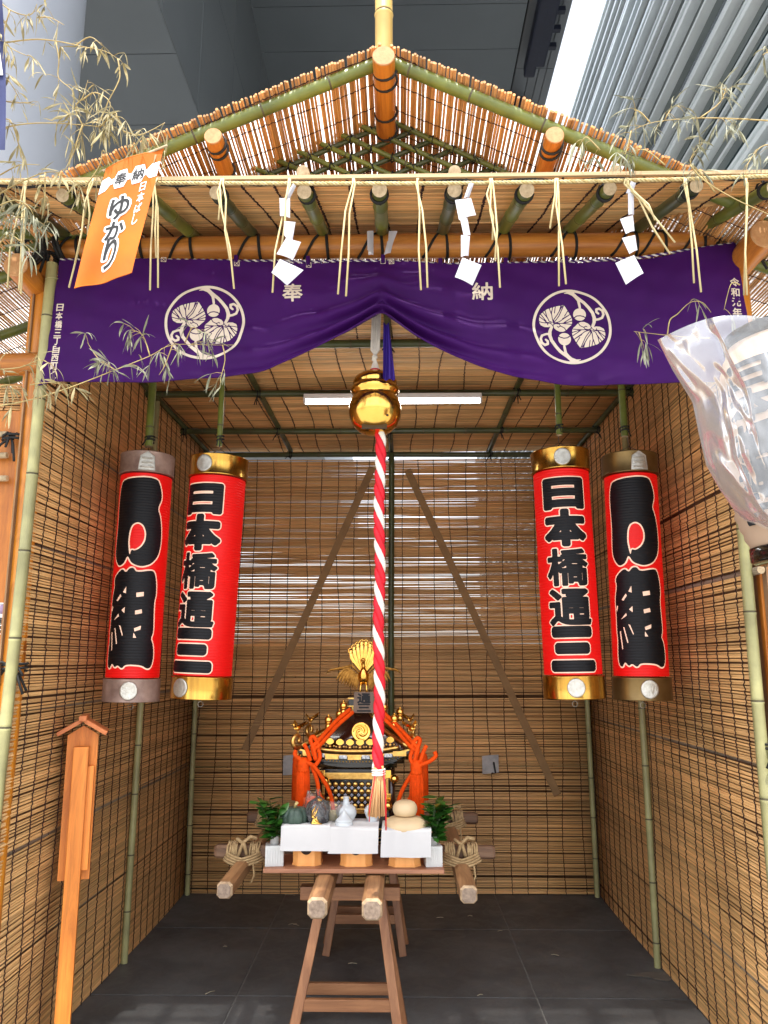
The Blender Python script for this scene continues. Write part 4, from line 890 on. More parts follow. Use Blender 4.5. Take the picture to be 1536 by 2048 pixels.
for s_ in (-1, 1):
    mb = MB(); a = L3(s_*.008, .03, Ls+.022); b_ = L3(s_*.095, .03, Ls-.030); mb.bar(a, b_, .14, .016, up=axp, bev=.002); link("roof_board", mb, CEDD, sg)
mb = MB(); mb.box(L3(0, .03, Ls+.032), (.030, .165, .022), Ms, .003); link("roof_ridge", mb, CEDD, sg)

# ------------------------------------------------------------------ small notices
NOTE = mat("white_notice_paper", (.78, .77, .75), .7, scale=(10, 10, 10), var=.05)
NINK = mat("notice_ink", (.03, .03, .035), .7); PINK = mat("pale_violet_print", (.42, .30, .45), .8)
def notice(label, c, w_, h, chars, emblem=True):
    t = thing("paper_notice", label, "notice", c); c = Vector(c)
    mb = MB(); mb.box(c, (w_, .0016, h), None); link("sheet", mb, NOTE, t)
    letters(t, [(ch, c.x, c.z-h*.10-i*h*.27+h*.02, w_*.62, h*.22) for i, ch in enumerate(chars)], lambda x, z: Vector((x, c.y-.0014, z)), "lettering", NINK, .0012, .0008)
    mb = MB(); mb.lathe([(.001, .0), (w_*.28, .0), (w_*.28, .001)], c+Vector((0, -.0012, h*.29)), 16, Matrix.Rotation(math.pi/2, 3, 'X')); link("printed_seal", mb, PINK, t)
    mb = MB()
    for a, b in (((-1, 1), (1, 1)), ((1, 1), (1, -1)), ((1, -1), (-1, -1)), ((-1, -1), (-1, 1))): mb.tube([c+Vector((a[0]*w_*.42, -.001, a[1]*h*.45)), c+Vector((b[0]*w_*.42, -.001, b[1]*h*.45))], .0008, 4)
    link("border", mb, NINK, t)
p = at(6, 1237, 2.882); notice("small white printed notice stuck on the plank beside the left pole", (p.x-.006, 2.882, p.z), .062, .118, "剛臣")
p = at(1537, 1178, 2.912); notice("small white printed notice stuck on the plank at the right edge", (p.x, 2.912, p.z), .068, .165, "康昌")
for k, (px, py, w_, h, lab) in enumerate(((583, 1531, .085, .125, "crumpled white paper tag hanging on the rear reed screen left of the shrine"), (981, 1530, .085, .115, "white paper tag with a black stroke on the rear reed screen right of the shrine"))):
    p = at(px, py, YB-.025); t = thing("paper_tag", lab, "paper tag", p)
    mb = MB(); mb.grid(lambda u, v: p+Vector(((u-.5)*w_*1.3, -.008*math.sin(u*4+v*3), (v-.5)*h+.010*u)), 6, 6); link("sheet", mb, mat("grey_paper_%s" % "ab"[k], (.48, .47, .46), .7, scale=(30, 30, 30), var=.2), t)
    if k: mb = MB(); mb.tube([p+Vector((.02, -.013, .02)), p+Vector((.03, -.014, -.05)), p+Vector((.005, -.012, -.05))], .006, 5); link("black_stroke", mb, NINK, t)
# ------------------------------------------------------------------ portable shrine on its carrying poles
MX, MY = -.205, 3.97; ZP = .612
POLE = grain("worn_pole_wood", (.40, .215, .095), (.21, .10, .04), 1, .55, 30, .25); POLEX = grain("dark_cross_pole", (.20, .11, .06), (.11, .055, .03), 0, .6, 30, .25)
PALE = mat("bare_pole_end", (.50, .36, .22), .75, scale=(40, 40, 40), col2=(.26, .17, .10), bump=.3)
PEND = mat('grey_pole_end', (.30, .22, .16), .8, scale=(50, 50, 50), col2=(.13, .09, .065), bump=.4)
LACQ = mat("brown_black_lacquer", (.040, .012, .006), .18, scale=(5, 5, 5), col2=(.022, .007, .004), coat=.4)
BLK = mat("black_lacquer", (.008, .007, .006), .2, coat=.4)
ORG = mat("vermilion_silk", (.86, .078, .001), .75, scale=(50, 50, 50), var=.25, bump=.4, bscale=(400, 400, 400), spec=.2)
HEMP = mat("hemp_rope", (.46, .32, .16), .85, scale=(60, 60, 60), col2=(.30, .19, .085), bump=.4)
sh = thing("portable_shrine", "gilded black lacquered portable shrine with phoenix finial and orange silk cords on carrying poles", "shrine", (MX, MY, ZP))
def octpole(mb, a, b, r, ch=.60, mi=0):
    a, b = Vector(a), Vector(b); d = (b-a).normalized(); X = Vector((0, 0, 1)).cross(d).normalized(); Z = d.cross(X)
    q = [(1, ch), (ch, 1), (-ch, 1), (-1, ch), (-1, -ch), (-ch, -1), (ch, -1), (1, -ch)]; vs = []
    L = (b-a).length; st = [(0, .80), (.012, 1), (L*.25, 1.02), (L*.5, .98), (L*.75, 1.01), (L-.012, 1), (L, .82)]
    for t, k in st: vs += [a+d*t+X*(p[0]*r*k)+Z*(p[1]*r*k) for p in q]
    for i in range(len(st)-1): mb.add(vs[i*8:(i+2)*8], [(j, (j+1) % 8, 8+(j+1) % 8, 8+j) for j in range(8)], 1 if i in (0, len(st)-2) else 0, False)
    mb.add(vs[:8], [tuple(reversed(range(8)))], 2, False); mb.add(vs[-8:], [tuple(range(8))], 2, False)
for px, py, Y, r in ((634, 1818, 3.02, .0365), (744, 1821, 3.02, .0375), (448, 1782, 3.20, .031), (938, 1791, 3.20, .033)):
    p = at(px, py, Y); mb = MB(); octpole(mb, p, (p.x, 2*MY-p.y+.1, ZP), r); link("carrying_pole", mb, [POLE, PALE, PEND], sh)
ox0, ox1 = at(448, 1782, 3.2).x, at(938, 1791, 3.2).x
for y in (3.60, 4.34):
    mb = MB(); octpole(mb, (ox0-.13, y, ZP+.062), (ox1+.15, y, ZP+.062), .027); link("cross_pole", mb, [POLEX, POLEX, POLEX], sh)
for x in (ox0, ox1):
    for y in (3.60, 4.34):
        mb = MB(); c = Vector((x, y, ZP+.03))
        for k in range(5):
            for s_ in (-1, 1):
                o = Vector((s_*(.030+.0095*k), 0, 0)); 
                mb.tube([c+o+Vector((R.uniform(-.002, .002), math.cos(a)*.037, .030+math.sin(a)*.040)) for a in [i*math.pi/8 for i in range(16)]], .0050, 6, closed=True)
        for k in range(4): mb.tube([c+Vector((math.cos(a)*(.075+.004*k), math.sin(a)*(.055+.003*k)-.012, .014-.010*k+.02*abs(math.cos(a)))) for a in [i*math.pi/12 for i in range(24)]], .0052, 6, closed=True)
        mb.tube([c+Vector((-.02, -.05, .02)), c+Vector((.0, -.04, .075)), c+Vector((.03, -.03, .098)), c+Vector((.06, -.03, .090))], .008, 7); mb.tube([c+Vector((.02, -.045, .02)), c+Vector((.005, -.045, .07)), c+Vector((-.03, -.03, .090))], .008, 7)
        mb.tube([c+Vector((.05, -.065, .0)), c+Vector((.057, -.07, -.05)), c+Vector((.045, -.07, -.08))], .004, 6)
        link("rope_lashing", mb, HEMP, sh)
FY = MY-.19
def MZ(py, Y=FY): return at(730, py, Y).z
def MP(px, py, Y=FY): return at(px, py, Y)
# base
mb = MB(); mb.box((MX, MY, ZP+.055), (.50, .50, .045), None, .004); mb.box((MX, MY, ZP+.105), (.44, .44, .05), None, .004); link("base_frame", mb, BLK, sh)
mb = MB()
for z_, w_ in ((ZP+.040, .503), (ZP+.074, .503), (ZP+.086, .444), (ZP+.124, .444)): mb.box((MX, MY, z_), (w_, w_, .006), None)
for i in range(9):
    for s_ in (0, 1): mb.box((MX-.20+.05*i, MY-.252+.03*s_, ZP+.057+.05*s_), (.028, .004, .022), None, .001)
link("base_trim", mb, GOLDD, sh)
zb = ZP+.13; zt = MZ(1540)
mb = MB(); mb.box((MX, MY, (zb+zt)/2), (.34, .34, zt-zb), None, .003); link("shrine_body", mb, BLK, sh)
for sx in (-1, 1):
    for sy in (-1, 1): mb = MB(); mb.lathe([(.013, zb), (.013, zt)], (MX+sx*.172, MY+sy*.172, 0), 12); link("body_pillar", mb, LACQ, sh)
mb = MB(); yf = MY-.176; zp0, zp1 = MZ(1622, yf), MZ(1552, yf); xw = .15
for a, b, w_, h in (((-xw, zp1), (xw, zp1), .014, .030), ((-xw, zp0), (xw, zp0), .012, .022), ((-xw, zp0), (-xw, zp1), .012, .014), ((xw, zp0), (xw, zp1), .012, .014)):
    mb.bar((MX+a[0], yf, a[1]), (MX+b[0], yf, b[1]), w_, h, up=(0, 0, 1) if a[1] == b[1] else (1, 0, 0), bev=.002)
fr = link("door_frame", mb, GOLDD, sh)
mb = MB(); mb2 = MB()
Ry = Matrix.Rotation(math.pi/2, 3, 'X')
for i in range(9):
    for j in range(4):
        c = Vector((MX-xw+.026+i*(2*xw-.052)/8, yf+.002, zp0+.022+j*(zp1-zp0-.06)/3)); mb.lathe([(.001, .007), (.007, .006), (.0115, .003), (.0125, 0)], c, 12, Ry)
        if i < 8 and j < 3: mb2.box(c+Vector(((2*xw-.052)/16, .001, (zp1-zp0-.06)/6)), (.012, .006, .012), Matrix.Rotation(.785, 3, 'Y'), .001)
link("lattice_roundel", mb, GOLDD, fr, kind="stuff"); link("lattice_lozenge", mb2, mat("pewter", (.45, .45, .52), .35, .8), fr, kind="stuff")
for sx in (-1, 1):
    mb = MB()
    for z_ in (zb+.02, (zb+zt)/2, zt-.02): mb.box((MX+sx*.160, MY-.178, z_), (.034, .012, .036), None, .002)
    link("corner_plate", mb, GOLD, sh)
# gold bells at the corners
for k, (px, py, Y) in enumerate(((650, 1562, MY-.21), (789, 1558, MY-.21), (661, 1612, MY-.23), (776, 1612, MY-.23))):
    p = at(px, py, Y); mb = MB(); mb.ball(p, .0205, 16); mb.lathe([(.021, -.002), (.023, 0), (.021, .002)], p, 16); mb.lathe([(.006, .015), (.004, .022)], p, 8); link("corner_bell", mb, GOLD, sh)
# eaves: stepped lacquer with gold plates
ze = MZ(1505, MY-.26); HW = .262
def eave_z(u): return .030*abs(u)**2.6
def ring(mb, hw, z0, z1, mi=0, n=14, lift=1.):
    for k in range(4):
        Rz_ = Matrix.Rotation(k*math.pi/2, 3, 'Z'); c = Vector((MX, MY, 0))
        vs = []
        for i in range(n+1):
            u = -1+2*i/n
            for z_ in (z0, z1): vs.append(c+Rz_ @ Vector((u*hw, -hw, z_+eave_z(u)*lift)))
        mb.add(vs, [(2*i, 2*i+2, 2*i+3, 2*i+1) for i in range(n)], mi, True)
mb = MB(); ring(mb, HW, ze-.030, ze-.012); ring(mb, HW-.03, ze-.052, ze-.030); ring(mb, HW-.065, ze-.075, ze-.050)
for hw, z_ in ((HW, ze-.030), (HW-.03, ze-.052), (HW-.065, ze-.075)):
    mb.add([(MX+a*hw, MY+b*hw, z_) for a, b in ((-1, -1), (1, -1), (1, 1), (-1, 1))], [(3, 2, 1, 0)], 0, False)
ev = link("eave", mb, BLK, sh)
mb = MB(); ring(mb, HW+.003, ze-.018, ze-.010)
for k in range(4):
    Rz_ = Matrix.Rotation(k*math.pi/2, 3, 'Z'); c = Vector((MX, MY, 0))
    for i in range(5):
        u = -.8+.4*i; mb.box(c+Rz_ @ Vector((u*HW, -HW-.002, ze-.022+eave_z(u))), (.062, .006, .022) if k % 2 == 0 else (.006, .062, .022), None, .001)
    for i in range(30):
        u = -.96+1.92*i/29; mb.ball(c+Rz_ @ Vector((u*(HW-.03), -HW+.028, ze-.044+eave_z(u)*.9)), .0042, 6)
link("eave_plates", mb, GOLDD, ev)
CHS = mat("chased_silver", (.6, .62, .66), .3, .8, scale=(120, 120, 120), col2=(.15, .16, .2))
for i in range(4):
    u = -.6+.4*i; mb = MB(); mb.box((MX+u*HW, MY-HW-.003, ze-.020+eave_z(u)), (.036, .006, .016), None, .001); link("silver_plate", mb, CHS, ev)
# roof: concave four-sided, lacquered
zr1 = MZ(1424, MY-.06)
def roof_pt(k, u, v, off=0.):
    hw = (HW-.012)*(1-v)+.062*v-.035*math.sin(math.pi*v)*(1-v*.3); z_ = ze-.010+(zr1-ze+.01)*(v**.92)+eave_z(u)*(1-v)**2
    return Vector((MX, MY, 0))+Matrix.Rotation(k*math.pi/2, 3, 'Z') @ Vector((u*hw, -hw-off, z_))
mb = MB()
for k in range(4): mb.grid(lambda u, v: roof_pt(k, 2*u-1, v), 16, 16)
mb.add([roof_pt(k, -1, 1) for k in range(4)], [(0, 1, 2, 3)], 0, False)
rf = link("roof", mb, LACQ, sh)
for k in range(4):
    mb = MB(); pts = [roof_pt(k, -1, v/12)+Vector((0, 0, .006)) for v in range(13)]
    mb.tube(pts, [.0105]*13, 8); dirn = (pts[0]-pts[2]); dirn.z = 0; dirn.normalize(); up = Vector((0, 0, 1)); c = pts[0]+dirn*.022+up*.030
    sp = [c+(dirn*math.cos(a)+up*math.sin(a))*r_ for a, r_ in [(-2.2+i*.36, .038*(1-i/22)) for i in range(17)]]
    mb.tube(sp, [.012-.0003*i for i in range(17)], 8); mb.ball(sp[-1], .011, 10); link("curled_ridge", mb, GOLDD, rf)
    # a small bird on each curl
    b0 = c+up*.040; mb = MB(); f_ = dirn
    mb.lathe([(.001, -.020), (.008, -.012), (.0115, 0), (.008, .012), (.003, .020), (.001, .024)], b0+up*.012, 10, f_.to_track_quat('Z', 'Y').to_matrix())
    mb.tube([b0+f_*.014+up*.014, b0+f_*.022+up*.026, b0+f_*.024+up*.034], [.006, .004, .005], 7); mb.tube([b0+f_*.026+up*.034, b0+f_*.040+up*.031], [.003, .0006], 5)
    sd_ = f_.cross(up)
    for s_ in (-1, 1):
        w_ = [b0+up*.016+f_*.008, b0+up*.034+sd_*s_*.030+f_*.004, b0+up*.048+sd_*s_*.046-f_*.018, b0+up*.022+sd_*s_*.020-f_*.018, b0+up*.014-f_*.012]
        mb.add(w_+[p+up*.002 for p in w_], [(0, 1, 2, 3, 4), (9, 8, 7, 6, 5)], 0, False)
    t_ = [b0+up*.012-f_*.014, b0+up*.030-f_*.052+sd_*.012, b0+up*.040-f_*.064, b0+up*.030-f_*.052-sd_*.012]; mb.add(t_+[p+up*.002 for p in t_], [(0, 1, 2, 3), (7, 6, 5, 4)], 0, False)
    for s_ in (-1, 1): mb.tube([b0+sd_*.004*s_+up*.004, b0+sd_*.005*s_-up*.012], .0014, 5)
    link("corner_bird", mb, GOLD, rf)
# gold brackets along the roof edge
mb = MB(); fan = [(-.006, -.004), (-.018, .004), (-.0175, .014), (-.008, .022), (0, .0245), (.008, .022), (.0175, .014), (.018, .004), (.006, -.004)]
mbl = MB()
for k in range(4):
    for i in range(8):
        u = -.80+1.6*i/7; p = roof_pt(k, u, .15, .012); Xk = Matrix.Rotation(k*math.pi/2, 3, 'Z') @ Vector((1, 0, 0)); Nk = Matrix.Rotation(k*math.pi/2, 3, 'Z') @ Vector((0, -1, 0))
        mb.prism(fan, .006, p+Vector((0, 0, .010)), Xk, (0, 0, 1)); mbl.ball(p+Vector((0, 0, -.004))+Nk*.004, .0085, 8); mbl.ball(p+Vector((0, 0, -.002))+Xk*.018, .006, 6); mbl.ball(p+Vector((0, 0, -.002))-Xk*.018, .006, 6)
    pts = [roof_pt(k, -.9+1.8*i/16, .06, .010) for i in range(17)]; mbl.tube(pts, .0085, 6)
link("fan_bracket", mb, GOLD, rf); link("bracket_row", mbl, GOLDD, rf)
# crest roundel with three swirls
cdisc = at(722, 1464, roof_pt(0, 0, .42).y-.020); Md = Matrix.Rotation(math.pi/2-.10, 3, 'X')
mb = MB(); mb.lathe([(.001, .004), (.034, .004), (.040, .008), (.045, .006), (.046, 0), (.045, -.006)], cdisc, 36, Md)
for k in range(3):
    q = []
    for i in range(14):
        a = k*2.094+i*.24; r_ = .008+.0022*i; q.append(cdisc+Md @ Vector((r_*math.cos(a), r_*math.sin(a), .0065)))
    mb.tube(q, [.0085-.00045*i for i in range(14)], 6)
link("swirl_roundel", mb, GOLD, rf)
# neck of the finial, plaque
mb = MB(); mb.box((MX, MY, zr1+.012), (.115, .115, .030), None, .004); mb.box((MX, MY, zr1+.045), (.090, .090, .04), None, .004); link("finial_base", mb, BLK, sh)
mb = MB(); pz = MZ(1412, MY-.085)
for z_, w_ in ((zr1+.027, .119), (zr1+.002, .119), (zr1+.064, .094)): mb.box((MX, MY, z_), (w_, w_, .007), None, .001)
mb.box((MX, MY-.078, zr1+.012), (.05, .008, .022), None, .002); link("finial_trim", mb, GOLDD, sh)
ypl = MY-.10; pc = at(728, 1405, ypl); pw, ph = .056, .049
mb = MB(); mb.prism([(-pw*.93, -ph), (pw*.93, -ph), (pw*.86, ph), (-pw*.86, ph)], .010, pc, (1, 0, 0), (0, .10, 1)); pq = link("name_plaque", mb, mat("grey_brown_board", (.165, .105, .07), .6, scale=(60, 60, 6), col2=(.11, .068, .045)), sh)
letters(pq, [("通", pc.x, pc.z+.020, .062, .044), ("三", pc.x, pc.z-.024, .064, .034)], lambda x, z: Vector((x, pc.y-.0062+(z-pc.z)*.10, z)), "lettering", INK, .0012, .0022)
# phoenix
ph_ = at(727, 1352, MY-.03); mb = MB(); up = Vector((0, 0, 1)); fw = Vector((0, -1, 0)); rt = Vector((1, 0, 0))
mb.lathe([(.001, -.045), (.018, -.036), (.029, -.012), (.027, .012), (.016, .030), (.009, .045)], ph_, 14, Matrix.Rotation(.35, 3, 'X'))
mb.tube([ph_+up*.03+fw*.008, ph_+up*.052+fw*.022, ph_+up*.068+fw*.020, ph_+up*.076+fw*.032], [.011, .009, .009, .010], 9); mb.ball(ph_+up*.078+fw*.034, .0125, 10); mb.tube([ph_+up*.078+fw*.042, ph_+up*.070+fw*.062], [.005, .0008], 6)
bd = link("phoenix", mb, GOLD, sh)
mb = MB()
for s_ in (-1, 1): mb.tube([ph_+rt*s_*.014-up*.03, ph_+rt*s_*.016-up*.07, ph_+rt*s_*.018-up*.088], [.007, .0045, .004], 7); [mb.tube([ph_+rt*s_*.018-up*.086, ph_+rt*(s_*.018+t)-up*.093+fw*.016], [.0035, .001], 5) for t in (-.01, 0, .01)]
link("phoenix_legs", mb, GOLD, bd)
def feather(mb, pts, w_, th=.0016):
    pts = [Vector(p) for p in pts]; n_ = len(pts); L_ = []
    for i, p in enumerate(pts):
        t = pts[min(i+1, n_-1)]-pts[max(i-1, 0)]; s_ = t.cross(Vector((0, 1, .15))).normalized(); k = math.sin(math.pi*(.12+.86*i/(n_-1)))**.7
        L_ += [p-s_*w_*k, p+Vector((0, -.003, 0)), p+s_*w_*k]
    f = [(3*i+a, 3*i+a+1, 3*i+a+4, 3*i+a+3) for i in range(n_-1) for a in (0, 1)]
    mb.add(L_, f); mb.add([v+Vector((0, th*2, 0)) for v in L_], [tuple(reversed(q)) for q in f])
mb = MB()       # tail: a fan of curling plumes
for i, a in enumerate((-.55, -.38, -.22, -.07, .07, .22, .38, .55)):
    h = .150-.05*abs(a); b0 = ph_-fw*.020+up*.02; tip = b0+rt*math.sin(a)*h*1.05+up*math.cos(a)*h
    feather(mb, [b0+rt*a*.02, b0*.6+tip*.4+rt*a*.035, b0*.3+tip*.7+rt*a*.03, tip, tip+up*.005-rt*a*.03], .0085)
    mb.tube([tip+rt*math.cos(q)*.012+up*math.sin(q)*.014 for q in [k*.7 for k in range(9)]], .0035, 5)
link("phoenix_tail", mb, GOLD, bd)
for s_ in (-1, 1):
    mb = MB()
    for i in range(9):
        t = i/8; root = ph_+rt*s_*(.022+.045*t)+up*(.004+.034*t); d = Vector((s_*(.16+.50*t), -.05, -.95+.42*t)).normalized(); ln = .070+.020*t
        feather(mb, [root, root+d*ln*.4+up*.014, root+d*ln*.75+up*.012, root+d*ln-up*.004], .0088)
    feather(mb, [ph_+rt*s_*.02+up*.01, ph_+rt*s_*.06+up*.052, ph_+rt*s_*.105+up*.038, ph_+rt*s_*.165+up*.030, ph_+rt*s_*.19+up*.012], .0075)
    link("phoenix_wing", mb, mat("dark_gold_feathers", (.30, .14, .03), .28, 1., scale=(50, 50, 50), col2=(.10, .04, .008)) if "dark_gold_feathers" not in bpy.data.materials else bpy.data.materials["dark_gold_feathers"], bd)
# bead bells strung on the roof ridges
for px, py, Y in ((687, 1415, MY-.10), (657, 1444, MY-.17), (679, 1432, MY-.08), (768, 1418, MY-.10), (789, 1441, MY-.17), (800, 1428, MY-.02)):
    p = at(px, py, Y); mb = MB(); mb.ball(p+up*.010, .0195, 14); mb.ball(p-up*.020, .016, 14); mb.lathe([(.016, -.006), (.0195, -.004), (.016, -.001)], p, 12); mb.lathe([(.005, .028), (.004, .036)], p, 8); link("ridge_bell", mb, GOLD, sh)
# vermilion silk cords and tassels
yc_ = MY-HW-.03
def cords(name, lines, r=.0095):
    mb = MB()
    for l in lines:
        pts = [at(px, py, Y) for px, py, Y in l]
        q = []            # Catmull-Rom smoothing
        for i in range(len(pts)-1):
            p0, p1, p2, p3 = pts[max(i-1, 0)], pts[i], pts[i+1], pts[min(i+2, len(pts)-1)]
            for k in range(5):
                t = k/5; q.append(.5*((2*p1)+(p2-p0)*t+(2*p0-5*p1+4*p2-p3)*t*t+(3*p1-p0-3*p2+p3)*t**3))
        q.append(pts[-1]); mb.tube(q, r, 9)
    return link(name, mb, ORG, sh)
Y1_, Y2_ = MY-.12, yc_
for nm, mir in (("silk_cord", 0), ("silk_cord", 1)):
    def m_(x): return x if not mir else 2*729.5-x+2
    def ml(l): return [(m_(x), y+(3 if mir else 0), Y) for x, y, Y in l]
    cords(nm, [ml([(700, 1418, Y1_), (670, 1444, Y1_-.06), (634, 1484, Y2_), (624, 1495, Y2_)]), ml([(706, 1424, Y1_), (676, 1450, Y1_-.06), (640, 1490, Y2_), (628, 1498, Y2_)]),
               ml([(624, 1495, Y2_-.004), (632, 1520, Y2_-.008), (628, 1500, Y2_-.01), (621, 1478, Y2_), (628, 1474, Y2_), (636, 1488, Y2_), (637, 1505, Y2_)]),
               ml([(608, 1488, Y2_), (614, 1500, Y2_-.006), (621, 1522, Y2_-.01)]),
               ml([(592, 1500, Y2_), (590, 1510, Y2_-.004), (604, 1521, Y2_-.012), (624, 1530, Y2_-.016), (642, 1552, Y2_), (662, 1592, Y2_+.02), (668, 1640, Y2_+.04)]),
               ml([(622, 1528, Y2_-.004), (634, 1560, Y2_), (640, 1592, Y2_+.01), (656, 1610, Y2_+.02)]),
               ml([(636, 1496, Y2_), (640, 1515, Y2_), (630, 1532, Y2_-.012)])])
    px0, py0, pbot = (607, 1532, 1652) if not mir else (833, 1537, 1650)
    c0 = at(px0, py0, Y2_); zb_ = at(px0, pbot, Y2_).z; ts = MB()
    ts.lathe([(.001, .040), (.018, .036), (.027, .020), (.029, .004), (.027, -.010), (.0295, -.016), (.029, -.024)], c0, 20)
    hd = link("silk_tassel", ts, ORG, sh); mb = MB()
    for i in range(120):
        a = 6.283*i/120; rr_ = .027*R.uniform(.85, 1.05); b0 = c0+Vector((math.cos(a)*rr_, math.sin(a)*rr_, -.020)); mb.tube([b0, b0+Vector((math.cos(a)*.003, math.sin(a)*.003, -.06)), Vector((b0.x+math.cos(a)*.004, b0.y+math.sin(a)*.004, zb_+R.uniform(0, .008)))], .0021, 4)
    mb.lathe([(.024, -.02), (.026, zb_-c0.z+.01)], c0, 16); link("tassel_fringe", mb, ORG, hd)
# rear tassels
for px in (845, 596):
    c0 = at(px, 1520, MY+HW+.02); mb = MB(); mb.lathe([(.001, .040), (.022, .030), (.029, .004), (.027, -.010), (.029, -.02), (.031, -.20)], c0, 20); link("silk_tassel", mb, ORG, sh)

# ------------------------------------------------------------------ trestles
TR = grain("red_brown_trestle_wood", (.34, .15, .063), (.21, .085, .034), 2, .5, 30, .12); TRX = grain("red_brown_rail_wood", (.35, .16, .068), (.22, .09, .036), 0, .5, 30, .12)
def trestle(label, Y, tl, tr, bl, br, beam, dep, rung, sc=1.):
    t = thing("trestle", label, "trestle", ((at(*tl, Y).x+at(*tr, Y).x)/2, Y, 0), "wooden trestles under the portable shrine")
    b0 = at(*beam[0], Y-.03); b1 = at(*beam[1], Y-.03); zt_ = ZP-.040; zc = zt_-.028
    mb = MB(); mb.box(((b0.x+b1.x)/2, Y, zc), (b1.x-b0.x, .06, .052), None, .004); link("top_beam", mb, TRX, t)
    legs = {}
    for s_, (a, b) in ((0, (tl, bl)), (1, (tr, br))):
        for fb in (-1, 1):
            p = at(*a, Y-.02); p = Vector((p.x, Y+fb*.02, zc)); q = at(*b, Y-dep*.9); d = (Vector((q.x, 0, q.z))-Vector((p.x, 0, zc))); q = Vector((p.x+d.x*(zc/(zc-q.z)), Y+fb*dep, 0)) if q.z < zc-.05 else q
            dx = -.0 if fb < 0 else (.012 if s_ else -.012)
            mb = MB(); mb.bar(p, q+Vector((dx, 0, 0)), .031, .038, up=(1, 0, 0), bev=.003); link("leg", mb, TR, t); legs[s_, fb] = (p, q)
    for fb, h in ((-1, rung), (1, rung)):
        pts = [legs[s_, fb][0]+(legs[s_, fb][1]-legs[s_, fb][0])*(1-h/zc) for s_ in (0, 1)]
        mb = MB(); mb.bar(pts[0], pts[1], .022, .044, up=(0, 0, 1), bev=.002); link("rung", mb, TRX, t)
    return t
trestle("wooden trestle in front with splayed legs under the two front pole ends", 3.47, (646, 1792), (760, 1792), (592, 2040), (793, 2040), ((600, 1785), (800, 1785)), .10, .145)
trestle("darker wooden trestle at the back below the portable shrine", 4.42, (690, 1730), (776, 1730), (657, 1880), (802, 1880), ((672, 1690), (800, 1690)), .09, .17)

# ------------------------------------------------------------------ offering board and everything on it
BRD = grain("reddish_shelf_board", (.36, .16, .085), (.25, .10, .05), 0, .5, 28, .1)
ZBD = ZP+.040; e0 = at(526, 1742, 3.33); e1 = at(889, 1746, 3.33)
bd_ = MB(); bd_.box(((e0.x+e1.x)/2, 3.47, ZBD+.008), (e1.x-e0.x, .285, .016), None, .002)
link("offering_board", bd_, BRD, label="long reddish brown board laid across the carrying poles under the offerings", category="shelf board")
ZO = ZBD+.016
SANBO = mat("pale_cypress", (.86, .40, .12), .55, scale=(60, 60, 3), col2=(.78, .34, .095)); DKH = mat("dark_hole", (.03, .012, .006), .8)
WASHI = mat("plain_white_paper", (.53, .52, .52), .8, scale=(8, 8, 8), var=.05, bump=.2, bscale=(25, 25, 25))
TRAY = []
for k, (x0, x1, pxa, pxb, lab, plab) in enumerate(((584, 640, 562, 660, "cypress offering stand on the left holding the pumpkin", "white paper draped over the left offering stand with the pumpkin"), (680, 743, 658, 756, "cypress offering stand in the middle holding white sake vessels", "white paper draped over the middle offering stand with the sake vessels"), (778, 841, 763, 862, "cypress offering stand on the right holding the two rice cakes", "white paper draped over the right offering stand with the rice cakes"))):
    Yf = 3.375-.005*k; a, b = at(x0, 1735, Yf), at(x1, 1735, Yf); cx = (a.x+b.x)/2; w_ = b.x-a.x; yc = Yf+w_/2; hz = .128-.006*k; pa, pb_ = at(pxa, 1650, 3.34), at(pxb, 1650, 3.34); tw = (pb_.x-pa.x)*.94; tcx = (pa.x+pb_.x)/2
    t = thing("offering_stand", lab, "offering stand", (cx, yc, ZO), "cypress offering stands on the board"); c_ = .2
    oc = [(-w_/2, -w_/2+w_*c_), (-w_/2+w_*c_, -w_/2), (w_/2-w_*c_, -w_/2), (w_/2, -w_/2+w_*c_), (w_/2, w_/2-w_*c_), (w_/2-w_*c_, w_/2), (-w_/2+w_*c_, w_/2), (-w_/2, w_/2-w_*c_)]
    mb = MB(); mb.prism(oc, hz-.006, (cx, yc, ZO+hz/2+.003), (1, 0, 0), (0, 1, 0)); mb.prism([(p[0]*1.05, p[1]*1.05) for p in oc], .006, (cx, yc, ZO+.003), (1, 0, 0), (0, 1, 0)); link("base", mb, SANBO, t)
    mb = MB(); mb.lathe([(.001, .0), (.0225, .0), (.024, .0012), (.0225, .0016), (.001, .0018)], (cx, yc-w_/2-.0012, ZO+.068), 24, Matrix.Rotation(math.pi/2, 3, 'X')); link("round_hole", mb, DKH, t)
    zt_ = ZO+hz; mb = MB(); mb.box((tcx, yc, zt_+.004), (tw*.96, tw*.96, .006), None, .002)
    for sx, sy in ((0, -1), (0, 1), (-1, 0), (1, 0)): mb.box((tcx+sx*tw*.475, yc+sy*tw*.475, zt_+.018), (tw*.955-.008 if sx == 0 else .005, .005 if sx == 0 else tw*.955, .026), None, .001)
    link("tray", mb, SANBO, t); TRAY.append((tcx, yc, zt_+.034, tw))
    drop = (.096, .100, .106)[k]; yfp = yc-tw*.475-.006; zpt = zt_+.036
    def fn(u, v):
        x = tcx+(u-.5)*(pb_.x-pa.x)+.002*math.sin(v*3+k); d = v*1.35
        if d < .32: return Vector((x, yfp+(.32-d)*.55, zpt+.001))
        d2 = (d-.32)/1.03; return Vector((x+.003*(u-.5)*d2, yfp-.003-.005*math.sin(u*3.1)*d2-.003*math.sin(u*9+k), zpt-d2*drop+.004*math.sin(u*2.5+k*2)*(1-d2)))
    mb = MB(); mb.grid(fn, 20, 24); o = link("offering_paper", mb, WASHI, label=plab, category="paper", group="white papers on the offering stands")
